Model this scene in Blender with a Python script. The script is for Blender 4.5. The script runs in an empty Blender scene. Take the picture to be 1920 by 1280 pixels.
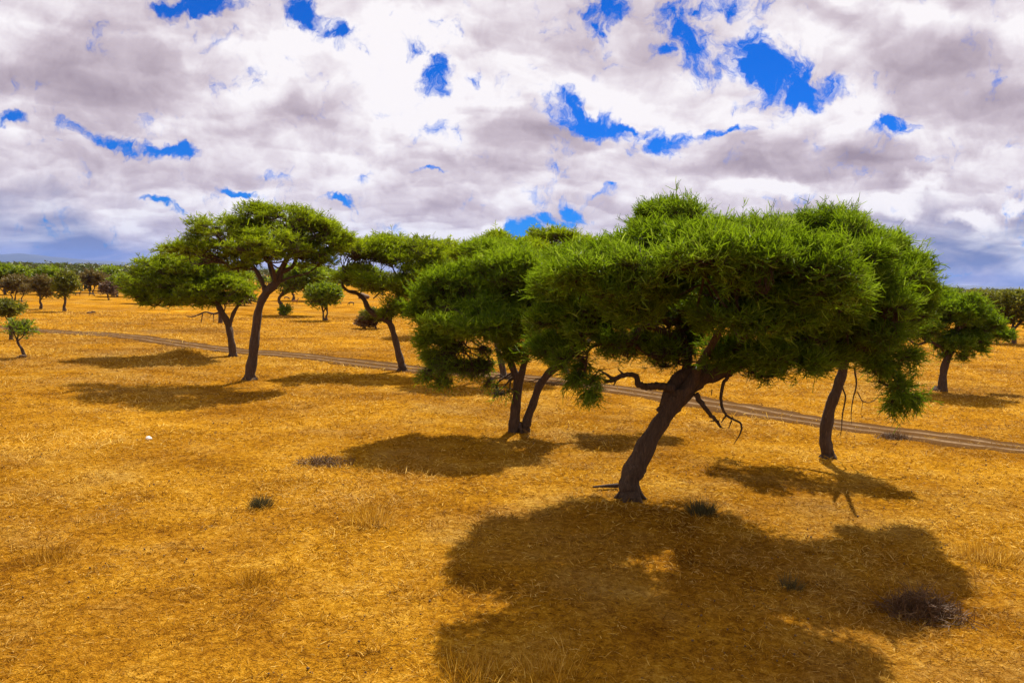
import bpy, math, random
import numpy as np
from mathutils import Vector, Matrix

R = math.radians
rng = np.random.default_rng(7)
scene = bpy.context.scene
col = scene.collection

# ------------------------------------------------------------------ exposure and sky levels
EXPO = 1.1; CLOUDK = .43; SKYR, SKYG, SKYB = .01, .15, .46; HAZE = True
# ------------------------------------------------------------------ camera
H = 6.5
FPX = 1493.0
PITCH, ROLL = math.atan(121 / FPX), R(1.55)
F = np.array([0, math.cos(PITCH), -math.sin(PITCH)])
R0 = np.array([1.0, 0, 0]); U0 = np.array([0, math.sin(PITCH), math.cos(PITCH)])
RR = R0 * math.cos(ROLL) + U0 * math.sin(ROLL)
UU = -R0 * math.sin(ROLL) + U0 * math.cos(ROLL)
CAM = np.array([0, 0, H])

def ray(x, y):
    return F * FPX + RR * (x - 960) - UU * (y - 640)
def G(x, y):                       # where the sight line through a photo point meets the ground
    d = ray(x, y); return CAM + d * (H / -d[2])
def P(x, y, Y):                    # point on that sight line at distance Y
    d = ray(x, y); return CAM + d * (Y / d[1])

cam_d = bpy.data.cameras.new('camera'); cam = bpy.data.objects.new('camera', cam_d); col.objects.link(cam)
cam_d.lens = FPX * 36 / 1920; cam_d.sensor_width = 36; cam_d.clip_start = 0.1; cam_d.clip_end = 90000
m = Matrix(((RR[0], UU[0], -F[0], 0), (RR[1], UU[1], -F[1], 0), (RR[2], UU[2], -F[2], H), (0, 0, 0, 1)))
cam.matrix_world = m
scene.camera = cam

# ------------------------------------------------------------------ noise helpers (numpy)
def sines(p, seed, f):
    r = np.random.default_rng(seed); out = np.zeros(len(p))
    for k in range(6):
        v = r.normal(size=p.shape[1]); v /= np.linalg.norm(v)
        out += np.sin((p @ v) * f * r.uniform(.6, 1.7) + r.uniform(0, 6.28))
    return out / 6 * 1.6
def ground_h(x, y):
    p = np.stack([np.atleast_1d(x), np.atleast_1d(y)], 1).astype(float)
    h = sines(p, 1, .35) * .05 + sines(p, 2, 1.3) * .018
    h = h * np.clip(1 - (np.hypot(p[:, 0], p[:, 1]) - 120) / 100, 0, 1)
    for (cx, cy, rx, ry, hh) in MOUNDS:
        q = ((p[:, 0] - cx) / rx) ** 2 + ((p[:, 1] - cy) / ry) ** 2
        h += hh * np.exp(-q)
    return h
def nrm(v):
    return v / np.maximum(np.linalg.norm(v, axis=-1, keepdims=True), 1e-9)

mA = G(352, 668); mB = G(1915, 812)
MOUNDS = [(mA[0], mA[1], 1.9, 2.0, .62), (mB[0] + .6, mB[1], 2.2, 1.3, .45)]

# ------------------------------------------------------------------ object helpers
def link(o, parent=None):
    col.objects.link(o)
    if parent is not None: o.parent = parent
    return o
def tag(o, label=None, cat=None, group=None, kind=None):
    if label: o['label'] = label
    if cat: o['category'] = cat
    if group: o['group'] = group
    if kind: o['kind'] = kind
    return o
def empty(name, loc):
    o = bpy.data.objects.new(name, None); o.location = loc; o.empty_display_size = .3
    return link(o)

def raw_mesh(name, V, faces_list, mat, parent=None, tone=None, smooth=False, origin=None):
    """V (n,3); faces_list: list of int arrays (m,k). tone: per-vertex float."""
    V = np.asarray(V, dtype=np.float32)
    if origin is not None: V = V - np.asarray(origin, dtype=np.float32)
    me = bpy.data.meshes.new(name)
    me.vertices.add(len(V)); me.vertices.foreach_set('co', V.ravel())
    loops, starts, totals = [], [], []
    s = 0
    for f in faces_list:
        f = np.asarray(f, dtype=np.int32)
        if len(f) == 0: continue
        k = f.shape[1]
        loops.append(f.ravel()); starts.append(s + np.arange(len(f)) * k); totals.append(np.full(len(f), k)); s += f.size
    loops = np.concatenate(loops); starts = np.concatenate(starts).astype(np.int32); totals = np.concatenate(totals).astype(np.int32)
    me.loops.add(len(loops)); me.loops.foreach_set('vertex_index', loops)
    me.polygons.add(len(starts)); me.polygons.foreach_set('loop_start', starts); me.polygons.foreach_set('loop_total', totals)
    if smooth: me.polygons.foreach_set('use_smooth', np.ones(len(starts), dtype=bool))
    if tone is not None:
        a = me.attributes.new('tone', 'FLOAT', 'POINT'); a.data.foreach_set('value', np.asarray(tone, dtype=np.float32))
    me.update(calc_edges=True); me.validate()
    me.materials.append(mat)
    o = bpy.data.objects.new(name, me)
    return link(o, parent)

class Tubes:
    def __init__(s): s.V = []; s.Fq = []; s.n = 0
    def add(s, pts, rad, k=8, lump=0.0, cap=True):
        pts = np.asarray(pts, float); rad = np.asarray(rad, float); n = len(pts)
        t = np.gradient(pts, axis=0); t = nrm(t)
        ref = np.array([0, 0, 1.0]) if abs(t[:, 2]).mean() < .8 else np.array([0, 1.0, 0])
        u = nrm(np.cross(t, ref)); v = np.cross(t, u)
        a = np.linspace(0, 2 * np.pi, k, endpoint=False)
        rr = rad[:, None] * np.ones(k)
        if lump > 0:
            ph = rng.uniform(0, 6.28, 3)
            rr = rr * (1 + lump * (np.sin(2 * a + ph[0] + np.arange(n)[:, None] * .25) * .5 + .55 * np.sin(5 * a + ph[1] - np.arange(n)[:, None] * .15)
                     + .45 * np.sin(9 * a + ph[2] + np.arange(n)[:, None] * .1) + rng.normal(0, .12, (n, k))))
        ring = pts[:, None, :] + rr[..., None] * (np.cos(a)[None, :, None] * u[:, None, :] + np.sin(a)[None, :, None] * v[:, None, :])
        s.V.append(ring.reshape(-1, 3))
        i = np.arange(n - 1)[:, None] * k; j = np.arange(k)[None, :]; j2 = (j + 1) % k
        f = np.stack([i + j, i + j2, i + k + j2, i + k + j], -1).reshape(-1, 4) + s.n
        s.Fq.append(f); s.n += n * k
    def thin(s, A, B, C, r0, r1, k=3):
        """many thin 3-point tubes at once: arrays (m,3)"""
        m_ = len(A)
        if m_ == 0: return
        pts = np.stack([A, B, C], 1); t = nrm(C - A)
        u = nrm(np.cross(t, rng.normal(size=(m_, 3)))); v = np.cross(t, u)
        r = np.stack([r0 * np.ones(m_), (r0 + r1) / 2 * np.ones(m_), r1 * np.ones(m_)], 1)
        a = np.linspace(0, 2 * np.pi, k, endpoint=False)
        off = np.cos(a)[:, None, None] * u + np.sin(a)[:, None, None] * v      # k,m,3
        ring = pts[:, :, None, :] + r[:, :, None, None] * off.transpose(1, 0, 2)[:, None]
        s.V.append(ring.reshape(-1, 3))
        base = np.arange(m_)[:, None, None] * 3 * k + np.arange(2)[None, :, None] * k
        j = np.arange(k)[None, None, :]; j2 = (j + 1) % k
        f = np.stack([base + j, base + j2, base + k + j2, base + k + j], -1).reshape(-1, 4) + s.n
        s.Fq.append(f); s.n += m_ * 3 * k
    def build(s, name, mat, parent=None, origin=None):
        return raw_mesh(name, np.concatenate(s.V), [np.concatenate(s.Fq)], mat, parent, smooth=True, origin=origin)

def catmull(pts, n):
    pts = np.asarray(pts, float)
    P_ = np.vstack([2 * pts[0] - pts[1], pts, 2 * pts[-1] - pts[-2]])
    out = []
    for i in range(1, len(P_) - 2):
        t = np.linspace(0, 1, n, endpoint=False)[:, None]
        a, b, c, d = P_[i - 1], P_[i], P_[i + 1], P_[i + 2]
        out.append(.5 * (2 * b + (c - a) * t + (2 * a - 5 * b + 4 * c - d) * t ** 2 + (3 * b - a - 3 * c + d) * t ** 3))
    out.append(pts[-1:]); return np.vstack(out)

def ribbons(A, D, L, W, bend, tone, cross=True, seg=2, tip=.12):
    """curved tapered shoots. A start (m,3), D dir, bend (m,3) added curve"""
    m_ = len(A); Vs, Fs, Ts = [], [], []; n0 = 0
    for c in range(2 if cross else 1):
        if c == 0: side = nrm(np.cross(D, rng.normal(size=(m_, 3)))); s0 = side
        else: side = nrm(np.cross(D, s0))
        rows = []
        for k in range(seg + 1):
            t = k / seg
            c_ = A + D * (L * t)[:, None] + bend * (t * t)
            w = W * (.55 + .45 * math.sin(math.pi * min(t * 1.2 + .15, 1))) if k < seg else W * tip
            rows.append(c_ - side * (w / 2)[:, None]); rows.append(c_ + side * (w / 2)[:, None])
        V = np.stack(rows, 1).reshape(-1, 3); k2 = 2 * (seg + 1)
        b = np.arange(m_)[:, None] * k2 + np.arange(seg)[None, :] * 2
        Fq = np.stack([b, b + 1, b + 3, b + 2], -1).reshape(-1, 4) + n0
        Vs.append(V); Fs.append(Fq); Ts.append(np.repeat(tone, k2)); n0 += len(V)
    return np.concatenate(Vs), np.concatenate(Fs), np.concatenate(Ts)

# ------------------------------------------------------------------ materials
def mat_new(name):
    mt = bpy.data.materials.new(name); mt.use_nodes = True
    nt = mt.node_tree; nt.nodes.clear(); return mt, nt
def N(nt, typ, **kw):
    n = nt.nodes.new(typ)
    for k, v in kw.items():
        if k.startswith('i_'): n.inputs[k[2:].replace('_', ' ')].default_value = v
        else: setattr(n, k, v)
    return n
def ramp(nt, stops, fac=None, interp='LINEAR'):
    n = nt.nodes.new('ShaderNodeValToRGB'); cr = n.color_ramp; cr.interpolation = interp
    while len(cr.elements) > 1: cr.elements.remove(cr.elements[-1])
    cr.elements[0].position = stops[0][0]; cr.elements[0].color = (*stops[0][1], 1)
    for p, c in stops[1:]:
        e = cr.elements.new(p); e.color = (*c, 1)
    if fac is not None: nt.links.new(fac, n.inputs[0])
    return n
def noise(nt, vec, scale, detail=4, rough=.55, dist=0.0):
    n = nt.nodes.new('ShaderNodeTexNoise'); n.inputs['Scale'].default_value = scale
    n.inputs['Detail'].default_value = detail; n.inputs['Roughness'].default_value = rough; n.inputs['Distortion'].default_value = dist
    if vec is not None: nt.links.new(vec, n.inputs['Vector'])
    return n
def math_(nt, op, a, b=None, c=None, clamp=False):
    n = nt.nodes.new('ShaderNodeMath'); n.operation = op; n.use_clamp = clamp
    for i, v in enumerate((a, b, c)):
        if v is None: continue
        if isinstance(v, (int, float)): n.inputs[i].default_value = v
        else: nt.links.new(v, n.inputs[i])
    return n.outputs[0]
def mixc(nt, fac, a, b, mode='MIX'):
    n = nt.nodes.new('ShaderNodeMix'); n.data_type = 'RGBA'; n.blend_type = mode
    for sock, v in ((n.inputs['Factor'], fac), (n.inputs['A'], a), (n.inputs['B'], b)):
        pass
    fs = n.inputs[0]; sa = n.inputs[6]; sb = n.inputs[7]
    for s_, v in ((fs, fac), (sa, a), (sb, b)):
        if isinstance(v, (int, float)): s_.default_value = v
        elif isinstance(v, tuple): s_.default_value = (*v, 1)
        else: nt.links.new(v, s_)
    return n.outputs[2]

def leaf_mat(name, stops, trans=.45, nscale=.7, tint=None):
    mt, nt = mat_new(name); L = nt.links.new
    at = N(nt, 'ShaderNodeAttribute', attribute_name='tone')
    tc = N(nt, 'ShaderNodeTexCoord')
    ns = noise(nt, tc.outputs['Object'], nscale, 3)
    f = math_(nt, 'ADD', math_(nt, 'MULTIPLY', at.outputs['Fac'], .6), math_(nt, 'MULTIPLY', ns.outputs['Fac'], .55))
    f = math_(nt, 'SUBTRACT', f, .08, clamp=True)
    cr = ramp(nt, stops, f)
    d = N(nt, 'ShaderNodeBsdfPrincipled'); L(cr.outputs[0], d.inputs['Base Color']); d.inputs['Roughness'].default_value = .55
    d.inputs['Specular IOR Level'].default_value = .25
    t = N(nt, 'ShaderNodeBsdfTranslucent'); L(mixc(nt, .5, cr.outputs[0], tint) if tint else cr.outputs[0], t.inputs[0])
    mx = N(nt, 'ShaderNodeMixShader'); mx.inputs[0].default_value = trans
    L(d.outputs[0], mx.inputs[1]); L(t.outputs[0], mx.inputs[2])
    o = N(nt, 'ShaderNodeOutputMaterial'); L(mx.outputs[0], o.inputs[0]); return mt

GREEN = leaf_mat('acacia_leaf', [(0, (.025, .05, .003)), (.35, (.085, .155, .004)), (.62, (.18, .28, .005)), (1, (.40, .49, .07))], trans=.48, tint=(.24, .34, .006))
GREENM = leaf_mat('acacia_leaf_mid', [(0, (.035, .065, .003)), (.35, (.11, .19, .004)), (.62, (.22, .32, .006)), (1, (.42, .5, .06))], trans=.48, tint=(.28, .38, .006))
GREEN2 = leaf_mat('acacia_leaf_olive', [(0, (.06, .09, .003)), (.4, (.18, .25, .004)), (.7, (.28, .36, .006)), (1, (.45, .50, .04))], trans=.48, tint=(.34, .42, .006))
GREEN3 = leaf_mat('far_leaf_fresh', [(0, (.06, .09, .004)), (.5, (.15, .21, .006)), (1, (.3, .34, .012))], .4, .3, tint=(.24, .32, .006))
OLIVE = leaf_mat('far_leaf_olive', [(0, (.07, .075, .006)), (.5, (.16, .17, .012)), (1, (.28, .27, .02))], .35, .3)
BROWNL = leaf_mat('far_leaf_brown', [(0, (.07, .05, .015)), (.5, (.15, .11, .025)), (1, (.24, .19, .035))], .25, .3)
GREYL = leaf_mat('grey_twigs', [(0, (.07, .04, .025)), (.5, (.13, .08, .045)), (1, (.24, .17, .10))], .1, .5)
TWIG = leaf_mat('bare_twig', [(0, (.07, .032, .01)), (.5, (.17, .085, .025)), (1, (.30, .17, .06))], .1, 1.5)

def bark_mat(name, dark, mid, light):
    mt, nt = mat_new(name); L = nt.links.new
    tc = N(nt, 'ShaderNodeTexCoord'); mp = N(nt, 'ShaderNodeMapping'); mp.inputs['Scale'].default_value = (7, 7, .9)
    L(tc.outputs['Object'], mp.inputs[0])
    n1 = noise(nt, mp.outputs[0], 3.2, 8, .7, .8); n2 = noise(nt, tc.outputs['Object'], 1.3, 4)
    cr = ramp(nt, [(.3, dark), (.55, mid), (.8, light)], n1.outputs['Fac'])
    c = mixc(nt, math_(nt, 'MULTIPLY', n2.outputs['Fac'], .5), cr.outputs[0], mid)
    b = N(nt, 'ShaderNodeBsdfPrincipled'); L(c, b.inputs['Base Color']); b.inputs['Roughness'].default_value = .9
    bp = N(nt, 'ShaderNodeBump'); bp.inputs['Strength'].default_value = 1; bp.inputs['Distance'].default_value = .14
    L(n1.outputs['Fac'], bp.inputs['Height']); L(bp.outputs[0], b.inputs['Normal'])
    o = N(nt, 'ShaderNodeOutputMaterial'); L(b.outputs[0], o.inputs[0]); return mt
BARK = bark_mat('bark', (.018, .009, .004), (.09, .048, .022), (.25, .145, .075))
DEADW = bark_mat('dead_wood', (.03, .014, .008), (.075, .038, .02), (.17, .11, .07))

def plain_mat(name, stops, scale=8, rough=.9, bump=.3):
    mt, nt = mat_new(name); L = nt.links.new
    tc = N(nt, 'ShaderNodeTexCoord'); n1 = noise(nt, tc.outputs['Object'], scale, 6)
    cr = ramp(nt, stops, n1.outputs['Fac'])
    b = N(nt, 'ShaderNodeBsdfPrincipled'); L(cr.outputs[0], b.inputs['Base Color']); b.inputs['Roughness'].default_value = rough
    bp = N(nt, 'ShaderNodeBump'); bp.inputs['Strength'].default_value = bump; L(n1.outputs['Fac'], bp.inputs['Height']); L(bp.outputs[0], b.inputs['Normal'])
    o = N(nt, 'ShaderNodeOutputMaterial'); L(b.outputs[0], o.inputs[0]); return mt

def patches(nt, pos, c):
    """darker and paler noise patches multiplied into the ground and straw colour"""
    a = noise(nt, pos, .11, 6, .62, .5); b = noise(nt, pos, .9, 4, .6)
    f = math_(nt, 'ADD', math_(nt, 'MULTIPLY', a.outputs['Fac'], .75), math_(nt, 'MULTIPLY', b.outputs['Fac'], .25))
    r_ = ramp(nt, [(.36, (.66, .60, .62)), (.46, (.92, .89, .9)), (.55, (1.10, 1.12, 1.0)), (.66, (1.30, 1.36, 1.2))], f)
    return mixc(nt, 1.0, c, r_.outputs[0], 'MULTIPLY')
# ground: matted straw over soil, grey bare patches, orange grass areas
def ground_mat():
    mt, nt = mat_new('dry_grassland'); L = nt.links.new
    geo = N(nt, 'ShaderNodeNewGeometry'); pos = geo.outputs['Position']
    big = noise(nt, pos, .045, 4, .6); mid = noise(nt, pos, .35, 5, .6, .4); fine = noise(nt, pos, 5.5, 6, .7, .6); vf = noise(nt, pos, 28, 3, .6)
    f = math_(nt, 'ADD', math_(nt, 'MULTIPLY', fine.outputs['Fac'], .7), math_(nt, 'MULTIPLY', vf.outputs['Fac'], .5))
    f = math_(nt, 'ADD', f, math_(nt, 'MULTIPLY', math_(nt, 'SUBTRACT', mid.outputs['Fac'], .5), .5))
    c1 = ramp(nt, [(.36, (.06, .022, .003)), (.5, (.19, .078, .006)), (.63, (.33, .150, .009)), (.78, (.50, .28, .04))], f)
    c2 = ramp(nt, [(.35, (.05, .026, .009)), (.55, (.14, .078, .024)), (.8, (.28, .17, .06))], f)
    patch = ramp(nt, [(.5, (0, 0, 0)), (.66, (1, 1, 1))], math_(nt, 'ADD', math_(nt, 'MULTIPLY', big.outputs['Fac'], .6), math_(nt, 'MULTIPLY', mid.outputs['Fac'], .42)))
    c = mixc(nt, math_(nt, 'MULTIPLY', patch.outputs[0], .8), c1.outputs[0], c2.outputs[0])
    c = patches(nt, pos, c)
    b = N(nt, 'ShaderNodeBsdfPrincipled'); L(c, b.inputs['Base Color']); b.inputs['Roughness'].default_value = 1; b.inputs['Specular IOR Level'].default_value = .0
    bp = N(nt, 'ShaderNodeBump'); bp.inputs['Strength'].default_value = 1; bp.inputs['Distance'].default_value = .14
    L(f, bp.inputs['Height']); L(bp.outputs[0], b.inputs['Normal'])
    o = N(nt, 'ShaderNodeOutputMaterial'); L(b.outputs[0], o.inputs[0]); return mt
GROUND = ground_mat()

def straw_mat():
    mt, nt = mat_new('straw_blades'); L = nt.links.new
    at = N(nt, 'ShaderNodeAttribute', attribute_name='tone')
    geo = N(nt, 'ShaderNodeNewGeometry')
    big = noise(nt, geo.outputs['Position'], .06, 3, .6); mid = noise(nt, geo.outputs['Position'], .5, 4, .6)
    f = math_(nt, 'ADD', math_(nt, 'MULTIPLY', at.outputs['Fac'], .75), math_(nt, 'MULTIPLY', mid.outputs['Fac'], .35))
    c1 = ramp(nt, [(0.05, (.08, .028, .003)), (.32, (.26, .118, .006)), (.65, (.50, .26, .013)), (1, (.76, .53, .14))], f)
    c2 = ramp(nt, [(0.05, (.08, .04, .01)), (.5, (.27, .155, .04)), (1, (.62, .44, .19))], f)
    pt = ramp(nt, [(.5, (0, 0, 0)), (.66, (1, 1, 1))], math_(nt, 'ADD', math_(nt, 'MULTIPLY', big.outputs['Fac'], .6), math_(nt, 'MULTIPLY', mid.outputs['Fac'], .42)))
    c = mixc(nt, math_(nt, 'MULTIPLY', pt.outputs[0], .6), c1.outputs[0], c2.outputs[0])
    c = patches(nt, geo.outputs['Position'], c)
    d = N(nt, 'ShaderNodeBsdfPrincipled'); L(c, d.inputs['Base Color']); d.inputs['Roughness'].default_value = .7; d.inputs['Specular IOR Level'].default_value = .1
    t = N(nt, 'ShaderNodeBsdfTranslucent'); L(c, t.inputs[0])
    mx = N(nt, 'ShaderNodeMixShader'); mx.inputs[0].default_value = .4; L(d.outputs[0], mx.inputs[1]); L(t.outputs[0], mx.inputs[2])
    o = N(nt, 'ShaderNodeOutputMaterial'); L(mx.outputs[0], o.inputs[0]); return mt
STRAW = straw_mat()

# ------------------------------------------------------------------ track path
track_px = [(-160, 604), (-40, 611), (60, 619), (160, 625), (250, 632), (340, 645), (430, 657), (560, 667), (690, 682), (800, 694), (930, 703), (1060, 716), (1180, 733), (1300, 752), (1420, 772), (1540, 791), (1660, 807), (1800, 826), (1920, 842), (2080, 862), (2300, 888)]
TR = catmull([G(*p) for p in track_px], 14)[:, :2]
def track_dist(x, y):
    p = np.stack([x, y], 1); d = np.full(len(p), 1e9); sgn = np.zeros(len(p))
    for i in range(len(TR) - 1):
        a, b = TR[i], TR[i + 1]; ab = b - a; L2 = ab @ ab
        t = np.clip(((p - a) @ ab) / L2, 0, 1); q = p - (a + t[:, None] * ab)
        dd = np.hypot(q[:, 0], q[:, 1]); d = np.minimum(d, dd)
    return d

# ------------------------------------------------------------------ ground sheet
def axis_pts(fine, far):
    a = np.arange(0, fine[0], fine[1]); out = list(a); s = fine[1]; v = a[-1]
    while v < far: s *= 1.18; v += s; out.append(v)
    return np.array(out)
ax = axis_pts((60, .45), 40000); xs = np.concatenate([-ax[::-1][:-1], ax])
ay = axis_pts((75, .4), 45000); ayn = axis_pts((10, 1), 20000); ys = np.concatenate([-ayn[::-1][:-1], ay])
X, Y = np.meshgrid(xs, ys); Z = ground_h(X.ravel(), Y.ravel())
V = np.stack([X.ravel(), Y.ravel(), Z], 1); nx, ny = len(xs), len(ys)
i = (np.arange(ny - 1)[:, None] * nx + np.arange(nx - 1)[None, :]).ravel()
g = raw_mesh('ground', V, [np.stack([i, i + 1, i + nx + 1, i + nx], 1)], GROUND, smooth=True)
tag(g, 'golden dry savanna ground with matted straw and bare patches', kind='structure')

# track sheet
def track_mat():
    mt, nt = mat_new('track_soil'); L = nt.links.new
    at = N(nt, 'ShaderNodeAttribute', attribute_name='tone'); geo = N(nt, 'ShaderNodeNewGeometry')
    n1 = noise(nt, geo.outputs['Position'], 1.2, 6, .65); n2 = noise(nt, geo.outputs['Position'], 9, 5, .7)
    v = math_(nt, 'ADD', at.outputs['Fac'], math_(nt, 'MULTIPLY', math_(nt, 'SUBTRACT', n1.outputs['Fac'], .5), .7))
    v = math_(nt, 'ADD', v, math_(nt, 'MULTIPLY', math_(nt, 'SUBTRACT', n2.outputs['Fac'], .5), .5))
    c = ramp(nt, [(.15, (.075, .036, .011)), (.5, (.085, .047, .02)), (.8, (.13, .08, .04)), (1.0, (.24, .16, .09))], v)
    b = N(nt, 'ShaderNodeBsdfPrincipled'); L(c.outputs[0], b.inputs['Base Color']); b.inputs['Roughness'].default_value = 1; b.inputs['Specular IOR Level'].default_value = 0
    bp = N(nt, 'ShaderNodeBump'); bp.inputs['Strength'].default_value = .5; bp.inputs['Distance'].default_value = .05; L(n2.outputs['Fac'], bp.inputs['Height']); L(bp.outputs[0], b.inputs['Normal'])
    o = N(nt, 'ShaderNodeOutputMaterial'); L(b.outputs[0], o.inputs[0]); return mt
TRp = catmull(TR, 4); tt = nrm(np.gradient(TRp, axis=0)); nn = np.stack([-tt[:, 1], tt[:, 0]], 1)
offs = np.array([-1.0, -.86, -.7, -.52, -.42, -.32, -.2, -.08, .08, .2, .32, .42, .52, .7, .86, 1.0])
tones = np.array([.2, .2, .25, .4, .85, .85, .4, .25, .25, .4, .85, .85, .4, .25, .2, .15])
edge = 1.8 + sines(TRp, 5, .9) * .35 + sines(TRp, 9, 3.5) * .2
Vt = TRp[:, None, :] + nn[:, None, :] * (offs[None, :, None] * edge[:, None, None])
zt = ground_h(Vt[..., 0].ravel(), Vt[..., 1].ravel()) + .03
Vt = np.concatenate([Vt.reshape(-1, 2), zt[:, None]], 1)
# drop the sheet's rim into the soil
zr = Vt[:, 2].reshape(len(TRp), -1); zr[:, 0] -= .06; zr[:, -1] -= .06; zr[:, 4:6] -= .015; zr[:, 10:12] -= .015; Vt[:, 2] = zr.ravel()
k = len(offs); i = (np.arange(len(TRp) - 1)[:, None] * k + np.arange(k - 1)[None, :]).ravel()
to = raw_mesh('dirt_track', Vt, [np.stack([i, i + 1, i + k + 1, i + k], 1)], track_mat(), tone=np.tile(tones, len(TRp)), smooth=True)
tag(to, 'two-rut dirt track crossing the dry grass behind the front trees', kind='structure')

# ------------------------------------------------------------------ grass cover
def blades(x, y, n_scale, tall, flat=1.0):
    pass
def make_grass():
    Ys = []
    n0 = 420; y0, yk, y1 = 8.0, 16.0, 115.0
    nA = int(1.6 * n0 * (yk ** 2 - y0 ** 2) / 2)
    YA = np.sqrt(rng.uniform(y0 ** 2, yk ** 2, nA))
    nB = int(1.6 * n0 * yk ** 1.7 / .3 * (y1 ** .3 - yk ** .3))
    YB = (rng.uniform(yk ** .3, y1 ** .3, nB)) ** (1 / .3)
    y = np.concatenate([YA, YB]); x = rng.uniform(-1, 1, len(y)) * (.76 * y + 3)
    p = np.stack([x, y], 1)
    d = track_dist(x, y)
    cl = sines(p, 11, 2.6) * .5 + sines(p, 12, 7.0) * .5; bigc = sines(p, 13, .5)
    keep = ((d > 1.75 + rng.normal(0, .35, len(y))) | ((d < .5) & (rng.uniform(0, 1, len(y)) < .3)) | ((d > 1.2) & (rng.uniform(0, 1, len(y)) < .25))) & (rng.uniform(0, 1, len(y)) < np.clip(.62 + .5 * cl + .25 * bigc, .12, 1))
    x, y, p, cl, bigc = x[keep], y[keep], p[keep], cl[keep], bigc[keep]
    m_ = len(x); sc = (np.maximum(y, 14) / 14) ** .72
    z = ground_h(x, y)
    tuft = np.clip(cl + .5 * bigc, 0, 1.2)
    L = (rng.uniform(.06, .17, m_) + tuft * rng.uniform(0, .23, m_)) * (1 + .3 * (sc - 1))
    az = rng.uniform(0, 2 * np.pi, m_) ; el = np.clip(rng.normal(.35, .35, m_) + tuft * .35, -.02, 1.45)
    D = np.stack([np.cos(az) * np.cos(el), np.sin(az) * np.cos(el), np.sin(el)], 1)
    bend = np.stack([rng.normal(0, .35, m_) * L, rng.normal(0, .35, m_) * L, -np.abs(rng.normal(0, .4, m_)) * L], 1)
    W = rng.uniform(.007, .016, m_) * sc * 1.2
    A = np.stack([x, y, z + rng.uniform(-.005, .02, m_)], 1)
    tone = np.clip(rng.beta(1.2, 1.5, m_) + .12 * bigc + np.where(rng.uniform(0, 1, m_) < .07, .5, 0), 0, 1)
    Vv, Ff, Tt = ribbons(A, D, L, W, bend, tone, cross=False)
    o = raw_mesh('grass', Vv, [Ff], STRAW, tone=Tt)
    tag(o, 'short golden dry grass covering the open ground', 'grass', kind='stuff')
make_grass()

# ------------------------------------------------------------------ tree builder
def lobe_clusters(c, rad, n, under=.35, shell=.55, seed=0, wob=.16):
    r = np.random.default_rng(seed)
    d = nrm(r.normal(size=(n * 3, 3)))
    keep = (d[:, 2] > -.25) | (r.uniform(0, 1, len(d)) < under)
    d = d[keep][:n]
    s = (shell ** 3 + (1 - shell ** 3) * r.uniform(0, 1, len(d))) ** (1 / 3)
    wv = 1 + wob * sines(d * 1.0, seed + 5, 4.2) + wob * .6 * sines(d, seed + 6, 9)
    p = np.asarray(c) + d * s[:, None] * wv[:, None] * np.asarray(rad)
    nrmv = nrm(d / np.asarray(rad))
    return p, nrmv, s

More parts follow.
